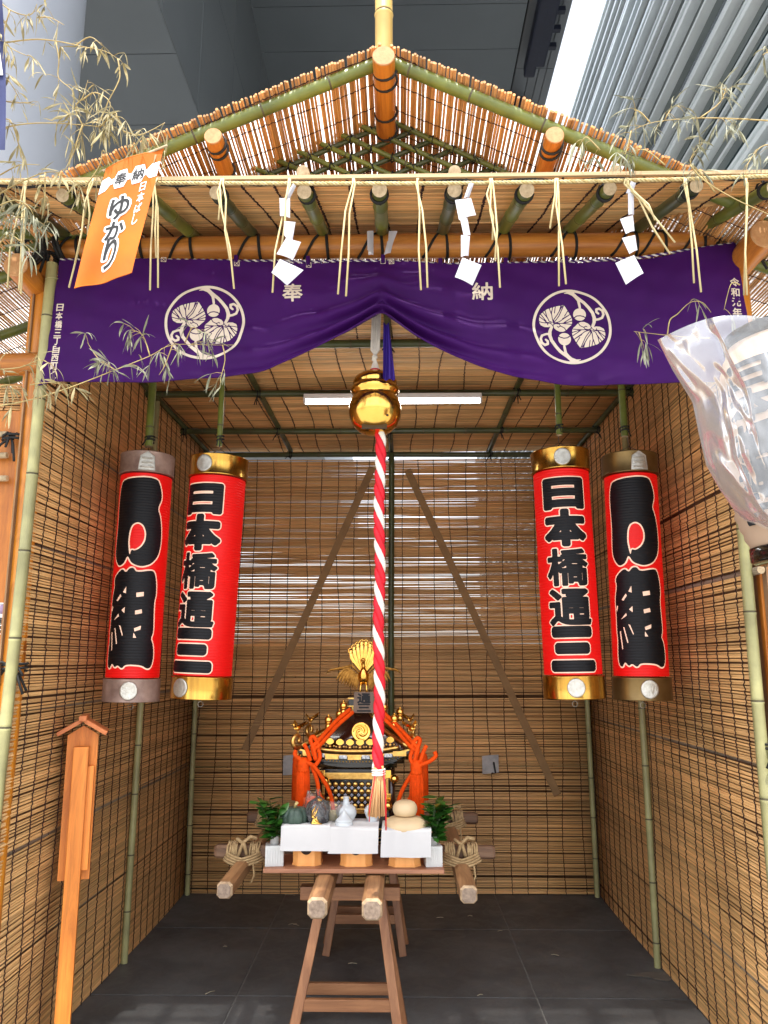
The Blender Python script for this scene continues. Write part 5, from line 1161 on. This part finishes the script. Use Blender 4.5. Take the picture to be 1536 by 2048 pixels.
(t1x, t1y, t1z, t1w), (t2x, t2y, t2z, t2w), (t3x, t3y, t3z, t3w) = TRAY
# pumpkin
def ribbed(c, r, sz, ribs, depth, n=60, m=14):
    mb = MB(); mb.grid(lambda u, v: Vector(c)+Vector((math.cos(u*6.2832), math.sin(u*6.2832), 0))*(r*(math.sin(math.pi*v)**.75)*(1-depth*abs(math.cos(u*math.pi*ribs))**6))+Vector((0, 0, -r*sz*math.cos(math.pi*v)*(1-.22*math.exp(-((v-1)/.12)**2)))), n, m); return mb
PUMP = mat("dark_green_pumpkin", (.050, .085, .062), .55, scale=(40, 40, 40), col2=(.018, .036, .028), bump=.2)
pcen = at(590, 1640, t1y-.01); t = thing("pumpkin", "dark grey green ribbed pumpkin on the left offering stand", "pumpkin", (pcen.x, t1y-.02, t1z)); c = Vector((pcen.x, t1y-.02, t1z+.043-.020))
link("flesh", ribbed(c, .059, .76, 9, .12), PUMP, t); mb = MB(); mb.tube([c+Vector((0, 0, .036)), c+Vector((.004, -.004, .050)), c+Vector((.010, -.008, .058))], [.008, .006, .007], 7); link("stalk", mb, STRAW2, t)
def plastic(name, tint, clear, rough=.12, frost=.15, bst=.35):
    m = bpy.data.materials.new(name); m.use_nodes = True; n = m.node_tree.nodes; L = m.node_tree.links; n.remove(n["Principled BSDF"]); out = n["Material Output"]
    tr = n.new("ShaderNodeBsdfTransparent"); tr.inputs[0].default_value = tint; gl = n.new("ShaderNodeBsdfGlossy"); gl.inputs["Roughness"].default_value = rough; gl.inputs[0].default_value = (1, 1, 1, 1); df = n.new("ShaderNodeBsdfDiffuse"); df.inputs[0].default_value = (.85, .87, .9, 1)
    fr_ = n.new("ShaderNodeFresnel"); fr_.inputs[0].default_value = 1.5; ad = n.new("ShaderNodeMath"); ad.operation = 'ADD'; ad.inputs[1].default_value = clear; L.new(fr_.outputs[0], ad.inputs[0])
    m1 = n.new("ShaderNodeMixShader"); L.new(ad.outputs[0], m1.inputs[0]); L.new(tr.outputs[0], m1.inputs[1]); L.new(gl.outputs[0], m1.inputs[2])
    m2 = n.new("ShaderNodeMixShader"); m2.inputs[0].default_value = frost; L.new(m1.outputs[0], m2.inputs[1]); L.new(df.outputs[0], m2.inputs[2]); L.new(m2.outputs[0], out.inputs[0])
    tc = n.new("ShaderNodeTexCoord"); nz = n.new("ShaderNodeTexNoise"); nz.inputs["Scale"].default_value = 28; nz.inputs["Detail"].default_value = 3; b = n.new("ShaderNodeBump"); b.inputs["Strength"].default_value = bst; b.inputs["Distance"].default_value = .004
    L.new(tc.outputs["Object"], nz.inputs["Vector"]); L.new(nz.outputs["Fac"], b.inputs["Height"]); L.new(b.outputs[0], gl.inputs["Normal"]); L.new(b.outputs[0], fr_.inputs["Normal"]); return m
CLEAR = plastic("clear_wrap", (.97, .97, .96, 1), .0, .10, .05)
pc_ = at(637, 1636, t1y-.02); t = thing("eggplant", "glossy black wrapped eggplant with gold tie on the left offering stand", "eggplant", (pc_.x, t1y-.03, t1z)); c = Vector((pc_.x, t1y-.03, t1z+.026))
mb = MB(); mb.lathe([(.001, -.045), (.030, -.038), (.044, -.012), (.045, .010), (.034, .036), (.014, .050), (.005, .056)], c, 28); link("skin", mb, mat("black_purple_skin", (.012, .008, .014), .15, coat=.5), t)
mb = MB(); Rw = random.Random(3)
mb.grid(lambda u, v: c+Vector((math.cos(u*6.283), math.sin(u*6.283), 0))*((.050*math.sin(math.pi*min(1, v*.86+.06))**.6+.004*math.sin(u*40+v*9))*(1 if v < .82 else (1-v)*4+.25))+Vector((0, 0, -.046+.128*v)), 60, 14); link("clear_wrapper", mb, CLEAR, t)
mb = MB(); 
for i in range(7): a = R.uniform(-1.6, -.2)+i*.12; mb.tube([c+Vector((-.006+.010*math.sin(i*2), -.040+.004*i, .050-.004*i)), c+Vector((-.012-.008*math.cos(i*2.2), -.050, .030-.008*i)), c+Vector((-.022+.007*i, -.049, .012-.005*i+.006*math.sin(i)))], [.004, .006, .003], 6, flat=.4)
mb.tube([c+Vector((.004, -.012, .058)), c+Vector((.006, -.014, .072))], [.008, .012], 8); link("gold_tie", mb, GOLD, t)
pc_ = at(618, 1618, t1y+.04); t = thing("wrapped_carrot", "orange carrot bundle in a crinkled clear bag behind the pumpkin", "carrots", (pc_.x, t1y+.04, t1z)); c = Vector((pc_.x, t1y+.04, t1z))
mb = MB()
for i, (dx, ln) in enumerate(((-.008, .088), (.010, .095), (.002, .078))): mb.tube([c+Vector((dx*.4, -.01*i, -.01)), c+Vector((dx, -.01*i, ln*.5)), c+Vector((dx*1.6+.004, .004-.01*i, ln))], [.007, .014, .017], 10)
link("carrot_flesh", mb, mat("carrot_orange", (.75, .11, .025), .45, scale=(30, 30, 30)), t)
mb = MB(); mb.grid(lambda u, v: c+Vector((math.cos(u*6.283)*(.045-.02*v+.006*math.sin(u*37+v*5)), math.sin(u*6.283)*.030, -.010+.12*v+.012*math.sin(u*13)))+Vector((.02*v, 0, 0)), 48, 12); link("clear_bag", mb, CLEAR, t)
pc_ = at(668, 1632, t1y+.03); t = thing("wrapped_bundle", "pale vegetables in a limp clear bag between the left and middle offerings", "vegetable bag", (pc_.x-.008, t1y+.03, t1z)); c = Vector((pc_.x-.008, t1y+.03, t1z))
mb = MB()
for dx, r_ in ((-.012, .026), (.014, .022), (.002, .024)): mb.ball(c+Vector((dx, .006*dx/.01, .018)), r_, 14)
link("pale_roots", mb, mat("pale_root", (.50, .42, .22), .5, scale=(30, 30, 30)), t)
mb = MB(); mb.grid(lambda u, v: c+Vector((math.cos(u*6.283)*(.042+.010*math.sin(v*3)+.004*math.sin(u*31+v*7)), math.sin(u*6.283)*.036, -.010+.078*v+.012*u*v)), 48, 12); link("clear_bag", mb, CLEAR, t)
# porcelain
PORC = mat("white_porcelain", (.52, .55, .57), .14, scale=(8, 8, 8), var=.03, coat=.5)
def pot(name, label, cat, px, y, z0, prof, n=32, **k):
    c = at(px, 1650, y); o = MB(); o.lathe(prof, (c.x, y, z0), n); return link(name, o, PORC, label=label, category=cat, **k)
pot("sake_bottle", "round white porcelain sake bottle with narrow neck behind the lidded water pot", "sake bottle", 692, t2y+.035, t2z-.026, [(.022, 0), (.026, .004), (.024, .012), (.033, .030), (.044, .055), (.0455, .066), (.040, .082), (.026, .094), (.016, .098), (.019, .101), (.0135, .105), (.0125, .122), (.0165, .126), (.010, .125), (.010, .115)])
pot("sake_bottle", "white porcelain sake bottle standing right on the middle stand beneath the rope tassel", "sake bottle", 745, t2y+.03, t2z-.026, [(.023, 0), (.026, .005), (.020, .018), (.019, .028), (.028, .046), (.036, .066), (.036, .074), (.028, .088), (.017, .096), (.013, .104), (.012, .120), (.016, .124), (.009, .124)])
c = at(688, 1650, t2y-.045); t = thing("water_pot", "small white porcelain water pot with pointed conical lid at the front of the middle stand", "water pot", (c.x, t2y-.045, t2z-.02)); cc = (c.x, t2y-.045, t2z-.022)
mb = MB(); mb.lathe([(.026, 0), (.036, .004), (.039, .020), (.037, .036), (.034, .038)], cc, 32); link("pot_bowl", mb, PORC, t)
mb = MB(); mb.lathe([(.036, .037), (.037, .041), (.033, .046), (.022, .056), (.012, .070), (.005, .082), (.001, .084)], cc, 32); link("pot_lid", mb, PORC, t)
for px, dy, lab in ((716, -.030, "shallow white porcelain dish beside the lidded water pot"),): pot("salt_dish", lab, "dish", px, t2y+dy, t2z-.022, [(.022, 0), (.026, .004), (.038, .020), (.040, .022), (.036, .020), (.022, .008), (.001, .007)])
# rice cakes
MOCHI = mat("rice_cake", (.62, .46, .27), .5, scale=(10, 10, 10), var=.06)
for nm, px, py, rx, h, z0, lab in (("rice_cake", 812, 1650, .092, .070, t3z-.030, "larger lower round rice cake of the stacked pair on the right stand"), ("rice_cake", 810, 1620, .052, .066, t3z+.037, "smaller upper round rice cake resting on the larger rice cake")):
    c = at(px, py, t3y); mb = MB(); mb.lathe([(rx*.70 if z0 < t3z else .02, 0), (rx*.86, h*.10), (rx*.98, h*.32), (rx, h*.48), (rx*.95, h*.68), (rx*.78, h*.86), (rx*.45, h*.97), (.001, h)], (c.x, t3y-.01, z0), 36); link(nm, mb, MOCHI, label=lab, category="rice cake", group="stacked rice cakes")
# vases with evergreen sprigs
SAK = mat("glossy_leaf", (.045, .17, .018), .3, scale=(25, 25, 25), col2=(.020, .085, .012), island=.45, coat=.3, transl=.2); STEMG = mat("green_stem", (.06, .10, .03), .5)
VASE = mat("ribbed_white_ceramic", (.52, .52, .51), .3, scale=(8, 8, 8), var=.03)
def leafmesh(mb, p, d, ln, wd, droop=.3, fold=.25, n=5, mi=0, curl=0.):
    d = Vector(d).normalized(); side = d.cross(Vector((0, 0, 1))); side = side.normalized() if side.length > .05 else Vector((1, 0, 0)); nrm = side.cross(d); tw = R.uniform(-.6, .6); vs = []; q = Vector(p); dd = d.copy()
    for i in range(n+1):
        t = i/n; w_ = wd*math.sin(math.pi*min(1, t*.93+.05))**.8; s2 = (side*math.cos(tw+curl*t)+nrm*math.sin(tw+curl*t)); n2 = dd.cross(s2)
        vs += [q-s2*w_+n2*fold*w_, q.copy(), q+s2*w_+n2*fold*w_]; dd = (dd+Vector((0, 0, -droop/n))+s2*R.uniform(-.05, .05)).normalized(); q = q+dd*(ln/n)
    mb.add(vs, [(3*i+a, 3*i+a+1, 3*i+a+4, 3*i+a+3) for i in range(n) for a in (0, 1)], mi)
for px, pyb, w_, h, lab, pl_, spread, hh in ((549, 1728, .076, .080, "square white ceramic vase at the left end of the board", "evergreen sprig with glossy green leaves in the left white vase", (-.075, .055), .19), (866, 1735, .070, .080, "square white ceramic vase at the right end of the board", "evergreen sprig with glossy green leaves in the right white vase", (-.035, .060), .20)):
    c = at(px, pyb, 3.40); c.z = ZO; t = thing("vase", lab, "vase", c, "white vases on the offering board"); mb = MB()
    mb.box(c+Vector((0, 0, h/2)), (w_, w_, h), Matrix.Rotation(.12, 3, 'Z'), .003)
    for i in range(7):
        x = -w_*.42+w_*.14*i; Rz_ = Matrix.Rotation(.12, 3, 'Z'); mb.bar(c+Rz_ @ Vector((x, -w_/2-.0006, .010)), c+Rz_ @ Vector((x, -w_/2-.0006, h-.010)), .005, .004, up=(0, 1, 0))
    link("vase_body", mb, VASE, t); mb = MB(); mb.lathe([(.020, h-.004), (.019, h+.030), (.021, h+.033), (.017, h+.033), (.016, h+.004)], c, 20); link("vase_neck", mb, VASE, t)
    pt_ = thing("evergreen_sprig", pl_, "plant", c+Vector((0, 0, h+.02)), "evergreen sprigs in the white vases"); ms = MB(); ml_ = MB()
    for s_ in range(7):
        e = Vector((R.uniform(*spread), R.uniform(-.05, .05), hh*R.uniform(.55, 1.0))); b0 = c+Vector((0, 0, h)); md = b0+Vector((e.x*.3, e.y*.3, e.z*.5)); tip = b0+e; ms.tube([b0, md, tip], [.003, .0025, .0015], 5)
        for i in range(14):
            t_ = .2+.8*i/13; p_ = b0*(1-t_)**2+md*2*t_*(1-t_)+tip*t_*t_ if t_ < 1 else tip; a = R.uniform(0, 6.28); leafmesh(ml_, p_, (math.cos(a), math.sin(a)*.8-.3, R.uniform(.1, .9)), R.uniform(.042, .072), R.uniform(.012, .018), .5, .15)
    link("stems", ms, STEMG, pt_); link("leaves", ml_, SAK, pt_)

# ------------------------------------------------------------------ orange banner
YBN = 2.12; q0, q1, q2, q3 = at(211, 340, YBN), at(325, 295, YBN), at(271, 546, YBN), at(160, 590, YBN)
bn = thing("hanging_banner", "orange cloth banner with black brush writing hanging slanted in front of the eave", "banner", q0)
BW, BH = (q1-q0).length, (q3-q0).length
def bnp(u, v, off=0.):
    p = (q0*(1-u)+q1*u)*(1-v)+(q3*(1-u)+q2*u)*v
    low = -.020*math.sin(math.pi*u)*v**6 + (.018*math.sin(math.pi*(u*1.3))*v**8)
    return p+Vector((0, -.010*math.sin(u*4.2+v*2.5)-.006*math.sin(u*9+v*1.2)*v-off-.03*v, low))
OCL = mat("orange_cotton", (.68, .17, .001), .75, scale=(7, 7, 7), col2=(.56, .125, .001), bump=.12, bscale=(380, 380, 380), transl=.2)
mb = MB(); mb.grid(lambda u, v: bnp(u, v), 24, 40); mb.grid(lambda u, v: bnp(u, v, -.0012), 24, 40); link("cloth", mb, OCL, bn)
mb = MB(); mb.tube([bnp(i/20, 0, -.002)+Vector((0, .003, .003)) for i in range(21)], .0045, 7); mb.tube([bnp(i/20, .998) for i in range(21)], .0018, 5); link("hem", mb, OCL, bn)
BWM = mat("banner_white_print", (.80, .78, .80), .75, scale=(30, 30, 30), var=.05)
def bl(x, y, off=.0012): return bnp(x/BW, y/BH, off)     # x to the right, y down, metres
def bcut(name, fld, box, nx, ny, m, lev=0., off=.0012):
    mb = MB(); cut(mb, fld, *box, nx, ny, lambda x, y: bl(x, y, off), lev); return link(name, mb, m, bn)
def hexa(cx, cy, w_, h): return loop([(cx-w_, cy), (cx-w_*.55, cy-h), (cx+w_*.55, cy-h), (cx+w_, cy), (cx+w_*.55, cy+h), (cx-w_*.55, cy+h)])
bandy = BH*.165; box = (0, BW, bandy-.06, bandy+.06); P = gridpts(box[0]+.0005, box[1]-.0005, box[2], box[3], 120, 90)
shp = [loop([(0, bandy-.026), (BW*.13, bandy-.026), (BW*.20, bandy-.010), (BW*.80, bandy-.010), (BW*.87, bandy-.026), (BW, bandy-.026), (BW, bandy+.026), (BW*.87, bandy+.026), (BW*.80, bandy+.010), (BW*.20, bandy+.010), (BW*.13, bandy+.026), (0, bandy+.026)]), hexa(BW*.37, bandy, BW*.135, .031), hexa(BW*.66, bandy, BW*.135, .031)]
bcut("white_band", np.minimum.reduce([field(P, s_) for s_ in shp]), (box[0]+.0005, box[1]-.0005, box[2], box[3]), 120, 90, BWM)
def btext(items, box, nx, ny, layers):
    segs = np.vstack([place(*it)*np.array([1, 1, 1, 1]) for it in items]); P = gridpts(*box, nx, ny); f = field(P, segs)
    for nm, m, lev, off in layers: bcut(nm, f, box, nx, ny, m, lev, off)
def fl(it): ch, cx, cy, sx, sy = it; return (ch, cx, cy, sx, -sy)
INKB = mat("banner_ink", (.010, .011, .013), .7)
btext([fl(("奉", BW*.37, bandy, .036, .040)), fl(("納", BW*.66, bandy, .034, .038))], (BW*.2, BW*.84, bandy-.03, bandy+.03), 120, 70, [("lettering", INKB, .0008, .0022)])
btext([fl(("ゆ", BW*.46, BH*.41, .058, .074)), fl(("か", BW*.46, BH*.59, .054, .056)), fl(("り", BW*.46, BH*.77, .036, .100))], (BW*.15, BW*.85, BH*.28, BH*.93), 130, 220, [("lettering_outline", BWM, .0080, .0014), ("lettering", INKB, .0018, .0026)])
btext([fl(("日", BW*.79, BH*.285, .018, .030)), fl(("本", BW*.795, BH*.375, .022, .034)), fl(("ば", BW*.795, BH*.465, .022, .030)), fl(("し", BW*.795, BH*.555, .018, .036))], (BW*.68, BW*.93, BH*.23, BH*.64), 60, 170, [("lettering", BWM, .0005, .0014)])

mb = MB(); mb.tube([q0+(q0-q1)*.06+Vector((0, .004, .004)), q1+(q1-q0)*.08+Vector((0, .004, .004))], .0035, 7); link("hanging_rod", mb, BAMEND, bn)
mb = MB()
for p, e_ in ((q0, at(222, 366, YRP)), (q1, at(322, 366, YRP))): mb.tube([p+Vector((0, .004, .004)), (p+e_)/2+Vector((0, 0, .02)), e_], .0012, 5)
link("hanging_string", mb, HEMP, bn)

# ------------------------------------------------------------------ dry bamboo branches
DRY = mat("dry_bamboo_leaf", (.50, .44, .25), .6, scale=(20, 20, 20), col2=(.34, .28, .12), island=.4, transl=.25)
DRYG = mat("grey_dry_leaf", (.36, .37, .27), .6, scale=(20, 20, 20), col2=(.22, .22, .13), island=.35, transl=.25)
TWIG = mat("dry_twig", (.46, .36, .14), .6, scale=(30, 30, 30), col2=(.32, .22, .08))
def branch(label, stems, group, leafm, dens=1., lmin=.05, lmax=.085):
    """stems: (list of (px, py, Y), leaf clusters along it)"""
    t = thing("bamboo_branch", label, "bamboo branch", at(*stems[0][0][0]), group); ms = MB(); ml_ = MB()
    for pts, f0, cnt in stems:
        p = [at(*q) for q in pts]; q = []
        for i in range(len(p)-1):
            a0, a1, a2, a3 = p[max(i-1, 0)], p[i], p[i+1], p[min(i+2, len(p)-1)]
            for k in range(4): s_ = k/4; q.append(.5*((2*a1)+(a2-a0)*s_+(2*a0-5*a1+4*a2-a3)*s_*s_+(3*a1-a0-3*a2+a3)*s_**3))
        q.append(p[-1]); n_ = len(q); ms.tube(q, [max(.0009, .0026*(1-.75*i/n_)) for i in range(n_)], 5)
        for c in range(int(cnt*dens)):
            t_ = f0+(1-f0)*R.random(); j = min(int(t_*(n_-1)), n_-2); b0 = q[j]+(q[j+1]-q[j])*(t_*(n_-1)-j); dr = (q[j+1]-q[j]).normalized()
            tw = (dr*R.uniform(.2, 1)+Vector((R.uniform(-.8, .8), R.uniform(-.6, .5), R.uniform(-.9, .5)))).normalized()*R.uniform(.012, .045); e = b0+tw; ms.tube([b0, b0+tw*.5+Vector((0, 0, .004)), e], [.0010, .0009, .0007], 4)
            for k in range(R.randint(2, 5)):
                d = (tw.normalized()*.6+Vector((R.uniform(-.9, .9), R.uniform(-.7, .5), R.uniform(-1.3, .35)))).normalized()
                wid = R.choice([.0016, .0022, .003, .0045]); leafmesh(ml_, e, d, R.uniform(lmin, lmax), wid, R.choice([.3, .9, 1.8, 2.8]), R.uniform(.2, .9), 7, 0, R.uniform(-3.5, 3.5))
    link("stems", ms, TWIG, t); link("leaves", ml_, leafm, t); return t
gL = "dry bamboo branches at the left front"
branch("thick tangle of dry bamboo leaves at the top left corner beside the navy cloth", [([(-30, -20, 2.1), (20, 20, 2.1), (60, 30, 2.08), (74, 8, 2.06)], .1, 12), ([(-20, 60, 2.05), (20, 95, 2.05), (55, 112, 2.05)], 0, 8), ([(-20, 120, 2.05), (20, 165, 2.05), (40, 200, 2.05)], .1, 6), ([(20, 20, 2.1), (8, 70, 2.1), (20, 120, 2.1)], 0, 9), ([(-20, 195, 2.05), (25, 205, 2.05), (58, 205, 2.05)], .3, 3)], gL, DRY, .72)
branch("long arching dry bamboo branch reaching over the dark soffit at the left", [([(-20, 90, 2.12), (60, 79, 2.12), (112, 82, 2.1), (169, 94, 2.08), (211, 103, 2.08), (236, 118, 2.08)], .3, 12), ([(150, 92, 2.1), (180, 74, 2.1), (205, 92, 2.1)], .2, 4), ([(112, 84, 2.1), (118, 120, 2.1), (117, 155, 2.1), (142, 178, 2.1), (150, 196, 2.1)], .2, 6), ([(236, 118, 2.08), (240, 150, 2.08), (234, 170, 2.08), (218, 200, 2.08), (205, 232, 2.08), (185, 248, 2.08)], .1, 8), ([(75, 35, 2.1), (100, 35, 2.1), (128, 50, 2.08)], .1, 3)], gL, DRY, .72)
branch("dry bamboo branch with a bushy clump of curled leaves above the left rope", [([(-20, 262, 2.15), (40, 249, 2.15), (100, 246, 2.12), (165, 250, 2.1), (200, 254, 2.1)], .45, 10), ([(165, 250, 2.1), (150, 215, 2.1), (165, 195, 2.1), (176, 160, 2.1)], 0, 12), ([(165, 250, 2.1), (155, 280, 2.1), (148, 305, 2.1), (130, 340, 2.1)], 0, 9), ([(200, 254, 2.1), (230, 225, 2.1), (235, 245, 2.1), (246, 262, 2.1)], 0, 13), ([(246, 262, 2.1), (275, 270, 2.12), (300, 262, 2.14), (330, 245, 2.14)], .1, 12), ([(300, 268, 2.14), (320, 300, 2.14), (330, 320, 2.14)], 0, 5), ([(165, 200, 2.1), (190, 185, 2.1), (220, 205, 2.1), (212, 240, 2.1)], .2, 5)], gL, DRY, .72)
branch("dry bamboo leaves drooping along the straw rope left of the orange banner", [([(-20, 400, 2.2), (30, 370, 2.2), (90, 345, 2.18), (130, 350, 2.16), (170, 375, 2.16)], .1, 14), ([(0, 350, 2.2), (40, 330, 2.2), (80, 330, 2.2)], 0, 5), ([(-10, 250, 2.15), (20, 240, 2.15), (40, 300, 2.15), (50, 340, 2.15)], .1, 8), ([(170, 375, 2.16), (200, 330, 2.16), (206, 300, 2.16), (225, 345, 2.16)], .1, 6), ([(90, 345, 2.2), (90, 400, 2.2), (86, 430, 2.2)], .1, 6)], gL, DRY, .72)
branch("clump of dry bamboo leaves hanging before the left end of the front beam", [([(-20, 470, 2.15), (10, 440, 2.15), (50, 435, 2.15), (90, 450, 2.15)], 0, 15), ([(-20, 420, 2.1), (30, 400, 2.1), (60, 415, 2.1)], 0, 10), ([(-10, 500, 2.1), (20, 470, 2.1), (60, 500, 2.1)], 0, 7)], gL, DRYG)
branch("dry bamboo branch sweeping across the lower left part of the purple curtain", [([(-20, 815, 2.4), (60, 800, 2.4), (140, 775, 2.42), (230, 740, 2.44), (300, 712, 2.46), (345, 690, 2.46), (430, 690, 2.48), (470, 690, 2.5)], .38, 16), ([(230, 740, 2.44), (195, 715, 2.44), (175, 685, 2.44)], .1, 5), ([(300, 712, 2.46), (285, 670, 2.46), (262, 660, 2.46)], .1, 7), ([(345, 690, 2.46), (330, 730, 2.46), (318, 750, 2.46)], .1, 4), ([(445, 690, 2.48), (450, 720, 2.48), (440, 760, 2.48)], .2, 4), ([(370, 685, 2.47), (385, 655, 2.47), (400, 665, 2.47)], .1, 4)], gL, DRYG, 1., .05, .075)
branch("dry bamboo leaves spread over the left post below the front beam", [([(-20, 740, 2.3), (40, 735, 2.3), (80, 720, 2.3), (110, 735, 2.32)], .1, 11), ([(-20, 780, 2.3), (20, 770, 2.3), (30, 800, 2.3)], 0, 8), ([(60, 770, 2.3), (95, 765, 2.32), (130, 770, 2.34)], 0, 8)], gL, DRY, .72)
gR = "dry bamboo branches at the right front"
branch("arching grey bamboo branch in front of the louvred building", [([(1580, 245, 2.2), (1500, 239, 2.2), (1400, 236, 2.2), (1310, 244, 2.2), (1262, 262, 2.2)], .2, 14), ([(1400, 236, 2.2), (1440, 205, 2.2), (1452, 175, 2.2)], .2, 7), ([(1262, 262, 2.2), (1256, 290, 2.2), (1250, 310, 2.2)], 0, 5), ([(1330, 238, 2.2), (1345, 215, 2.2), (1360, 212, 2.2)], 0, 4), ([(1300, 245, 2.2), (1282, 225, 2.2), (1268, 220, 2.2)], .1, 4)], gR, DRYG)
branch("grey dry bamboo leaves hanging above the rope near the right corner", [([(1580, 300, 2.2), (1530, 290, 2.2), (1500, 320, 2.2), (1490, 350, 2.2)], .1, 5), ([(1430, 385, 2.22), (1400, 345, 2.22), (1380, 320, 2.22), (1410, 280, 2.22)], .2, 9), ([(1330, 330, 2.22), (1290, 300, 2.22), (1260, 305, 2.22)], .1, 5), ([(1200, 300, 2.24), (1175, 275, 2.24), (1165, 280, 2.24)], 0, 5), ([(1580, 120, 2.2), (1540, 105, 2.2), (1525, 110, 2.2)], .1, 3)], gR, DRYG)
branch("thin yellow bamboo stem crossing the right end of the eave", [([(1380, 330, 2.2), (1410, 362, 2.2), (1470, 398, 2.18), (1540, 430, 2.15), (1600, 460, 2.1)], .0, 2)], gR, DRYG)
branch("sparse bamboo twig with a few broad dry leaves before the right crest of the curtain", [([(1420, 676, 2.5), (1370, 674, 2.5), (1320, 669, 2.5), (1268, 663, 2.5)], .75, 2), ([(1335, 670, 2.5), (1340, 640, 2.5), (1355, 628, 2.5), (1380, 605, 2.5), (1405, 605, 2.5), (1422, 625, 2.5)], .5, 2), ([(1278, 665, 2.5), (1284, 685, 2.5)], .5, 2), ([(1480, 570, 2.5), (1462, 568, 2.5), (1448, 620, 2.5)], .3, 1)], gR, DRYG, 1., .05, .08)
# navy cloth at the top left
t = thing("navy_flag", "strip of navy blue cloth with a white patch hanging at the left edge", "flag", at(-20, 30, 2.0)); mb = MB()
f0 = [at(-60, -30, 2.02), at(3, 25, 2.02), at(9, 160, 2.02), at(0, 300, 2.02), at(-60, 330, 2.02)]
mb.grid(lambda u, v: at(-70+(72+10*math.sin(2.2*v))*u, -40+340*v, 2.02+.015*math.sin(v*7+u*5)), 10, 30); link("cloth", mb, mat("navy_cloth", (.022, .032, .12), .7, scale=(8, 8, 8)), t)
mb = MB(); mb.grid(lambda u, v: at(-70+(70+6*v)*u, 105+45*v, 2.015+.015*math.sin((.42+.13*v)*7+u*5)), 6, 6); link("white_patch", mb, BWM, t)

# ------------------------------------------------------------------ paper lantern in a plastic cover at the right edge
YP = 2.0; A_, B_ = at(1579, 690, YP), at(1638, 1092, YP); axl = (A_-B_).normalized(); Hl = (A_-B_).length; rl_ = .192
pl_ = thing("covered_lantern", "cream paper lantern with black writing inside a crumpled clear plastic cover at the right edge", "paper lantern", B_)
Xl = Vector((1, 0, 0)); Xl = (Xl-axl*Xl.dot(axl)).normalized(); Nl = Xl.cross(axl).normalized(); Nl = Nl if Nl.y < 0 else -Nl; Ml = Matrix((Xl, -Nl, axl)).transposed()
CPAP = mat("cream_lantern_paper", (.62, .45, .32), .65, scale=(6, 6, 6), var=.06, transl=.3)
mb = MB(); n_ = 36; mb.lathe([(rl_*(.80+.2*min(1, math.sin(math.pi*min(1, max(0, (i/n_*.92+.04))))*1.8)), Hl*i/n_) if i % 2 == 0 else (rl_*(.80+.2*min(1, math.sin(math.pi*(i/n_*.92+.04))*1.8))-.0045, Hl*i/n_) for i in range(n_+1)], B_, 48, Ml); link("paper_body", mb, CPAP, pl_)
def onl(x, h, r=None):
    k = (.80+.2*min(1, math.sin(math.pi*min(1, max(0, (h/Hl*.92+.04))))*1.8)); an = x/rl_-1.10; return B_+axl*h+(Xl*math.sin(an)+Nl*math.cos(an))*(rl_*k+.0016)
it = []; yy_ = Hl*.875
for ch, hh in (("日", .090), ("本", .102), ("橋", .112), ("通", .098), ("三", .085)): it.append((ch, 0, yy_-hh*Hl/.63/2, .132, hh*Hl/.63*.88)); yy_ -= hh*Hl/.63
letters(pl_, it, lambda x, z: onl(x, z), "lettering", mat("grey_black_ink", (.012, .016, .022), .55, scale=(20, 20, 20)), .0019, .0055)
mb = MB(); mb.lathe([(rl_*.82, -.035), (rl_*.86, -.030), (rl_*.86, .004), (rl_*.80, .006)], B_, 40, Ml); link("bottom_band", mb, BLK, pl_)
mb = MB(); mb.lathe([(rl_*.84, 0), (rl_*.86, .004), (rl_*.86, .035), (rl_*.80, .04)], A_, 40, Ml); link("top_band", mb, BLK, pl_)
COVER = plastic("clear_plastic_cover", (.96, .975, .99, 1), -.01, .22, .19, .03)
edge = [(1315, 680), (1345, 740), (1385, 805), (1398, 870), (1412, 930), (1440, 980), (1468, 1020), (1490, 1042), (1530, 1058)]
topc = [(1315, 680), (1345, 672), (1420, 655), (1490, 640), (1530, 615), (1600, 600)]
Rp = random.Random(11); CREASE = []
for k in range(46):
    ua, va = (Rp.choice(((0, 0), (.02, .05), (.42, .02), (.30, .22), (.75, .0), (.10, .45), (.2, .8)))); an = Rp.uniform(-.3, 1.8); ln = Rp.uniform(.15, .6)
    CREASE.append((ua, va, ua+math.cos(an)*ln, va+math.sin(an)*ln, Rp.choice((-1, 1))*Rp.uniform(.004, .011), Rp.uniform(.03, .08)))
def coverpt(u, v, side=-1):
    k = v*(len(edge)-1); j = min(int(k), len(edge)-2); ex_, ey_ = [edge[j][i]+(edge[j+1][i]-edge[j][i])*(k-j) for i in (0, 1)]
    rx, ry = 1895-190*v, 560+560*v; u2 = min(1., 2.2*u); wr = .006*math.sin(u2*6+v*5)
    for (ua, va, ub, vb, h, wd) in CREASE:
        t = max(0, min(1, ((u2-ua)*(ub-ua)+(v-va)*(vb-va))/((ub-ua)**2+(vb-va)**2))); dd = math.hypot(u2-ua-(ub-ua)*t, v-va-(vb-va)*t)
        wr += h*max(0, 1-dd/wd)*(1-.5*t)
    en = math.sin(math.pi*u)**.75; px = ex_+(rx-ex_)*u; py = ey_+(ry-ey_)*u+(-22*math.sin(math.pi*min(1, u2*1.2))*(1-v)**3)
    return at(px, py, YP+side*.232*en+wr*min(1, en*6))
mb = MB(); mb.grid(coverpt, 150, 90, 0, True); mb.grid(lambda u, v: coverpt(1-u, v, 1), 60, 40, 0, True); link("plastic_cover", mb, COVER, pl_)
mb = MB(); mb.tube([A_+axl*.03, A_+axl*.12, Vector((A_.x+.35, A_.y+.2, 3.10))], .004, 6); link("hanging_cord", mb, HEMP, pl_)
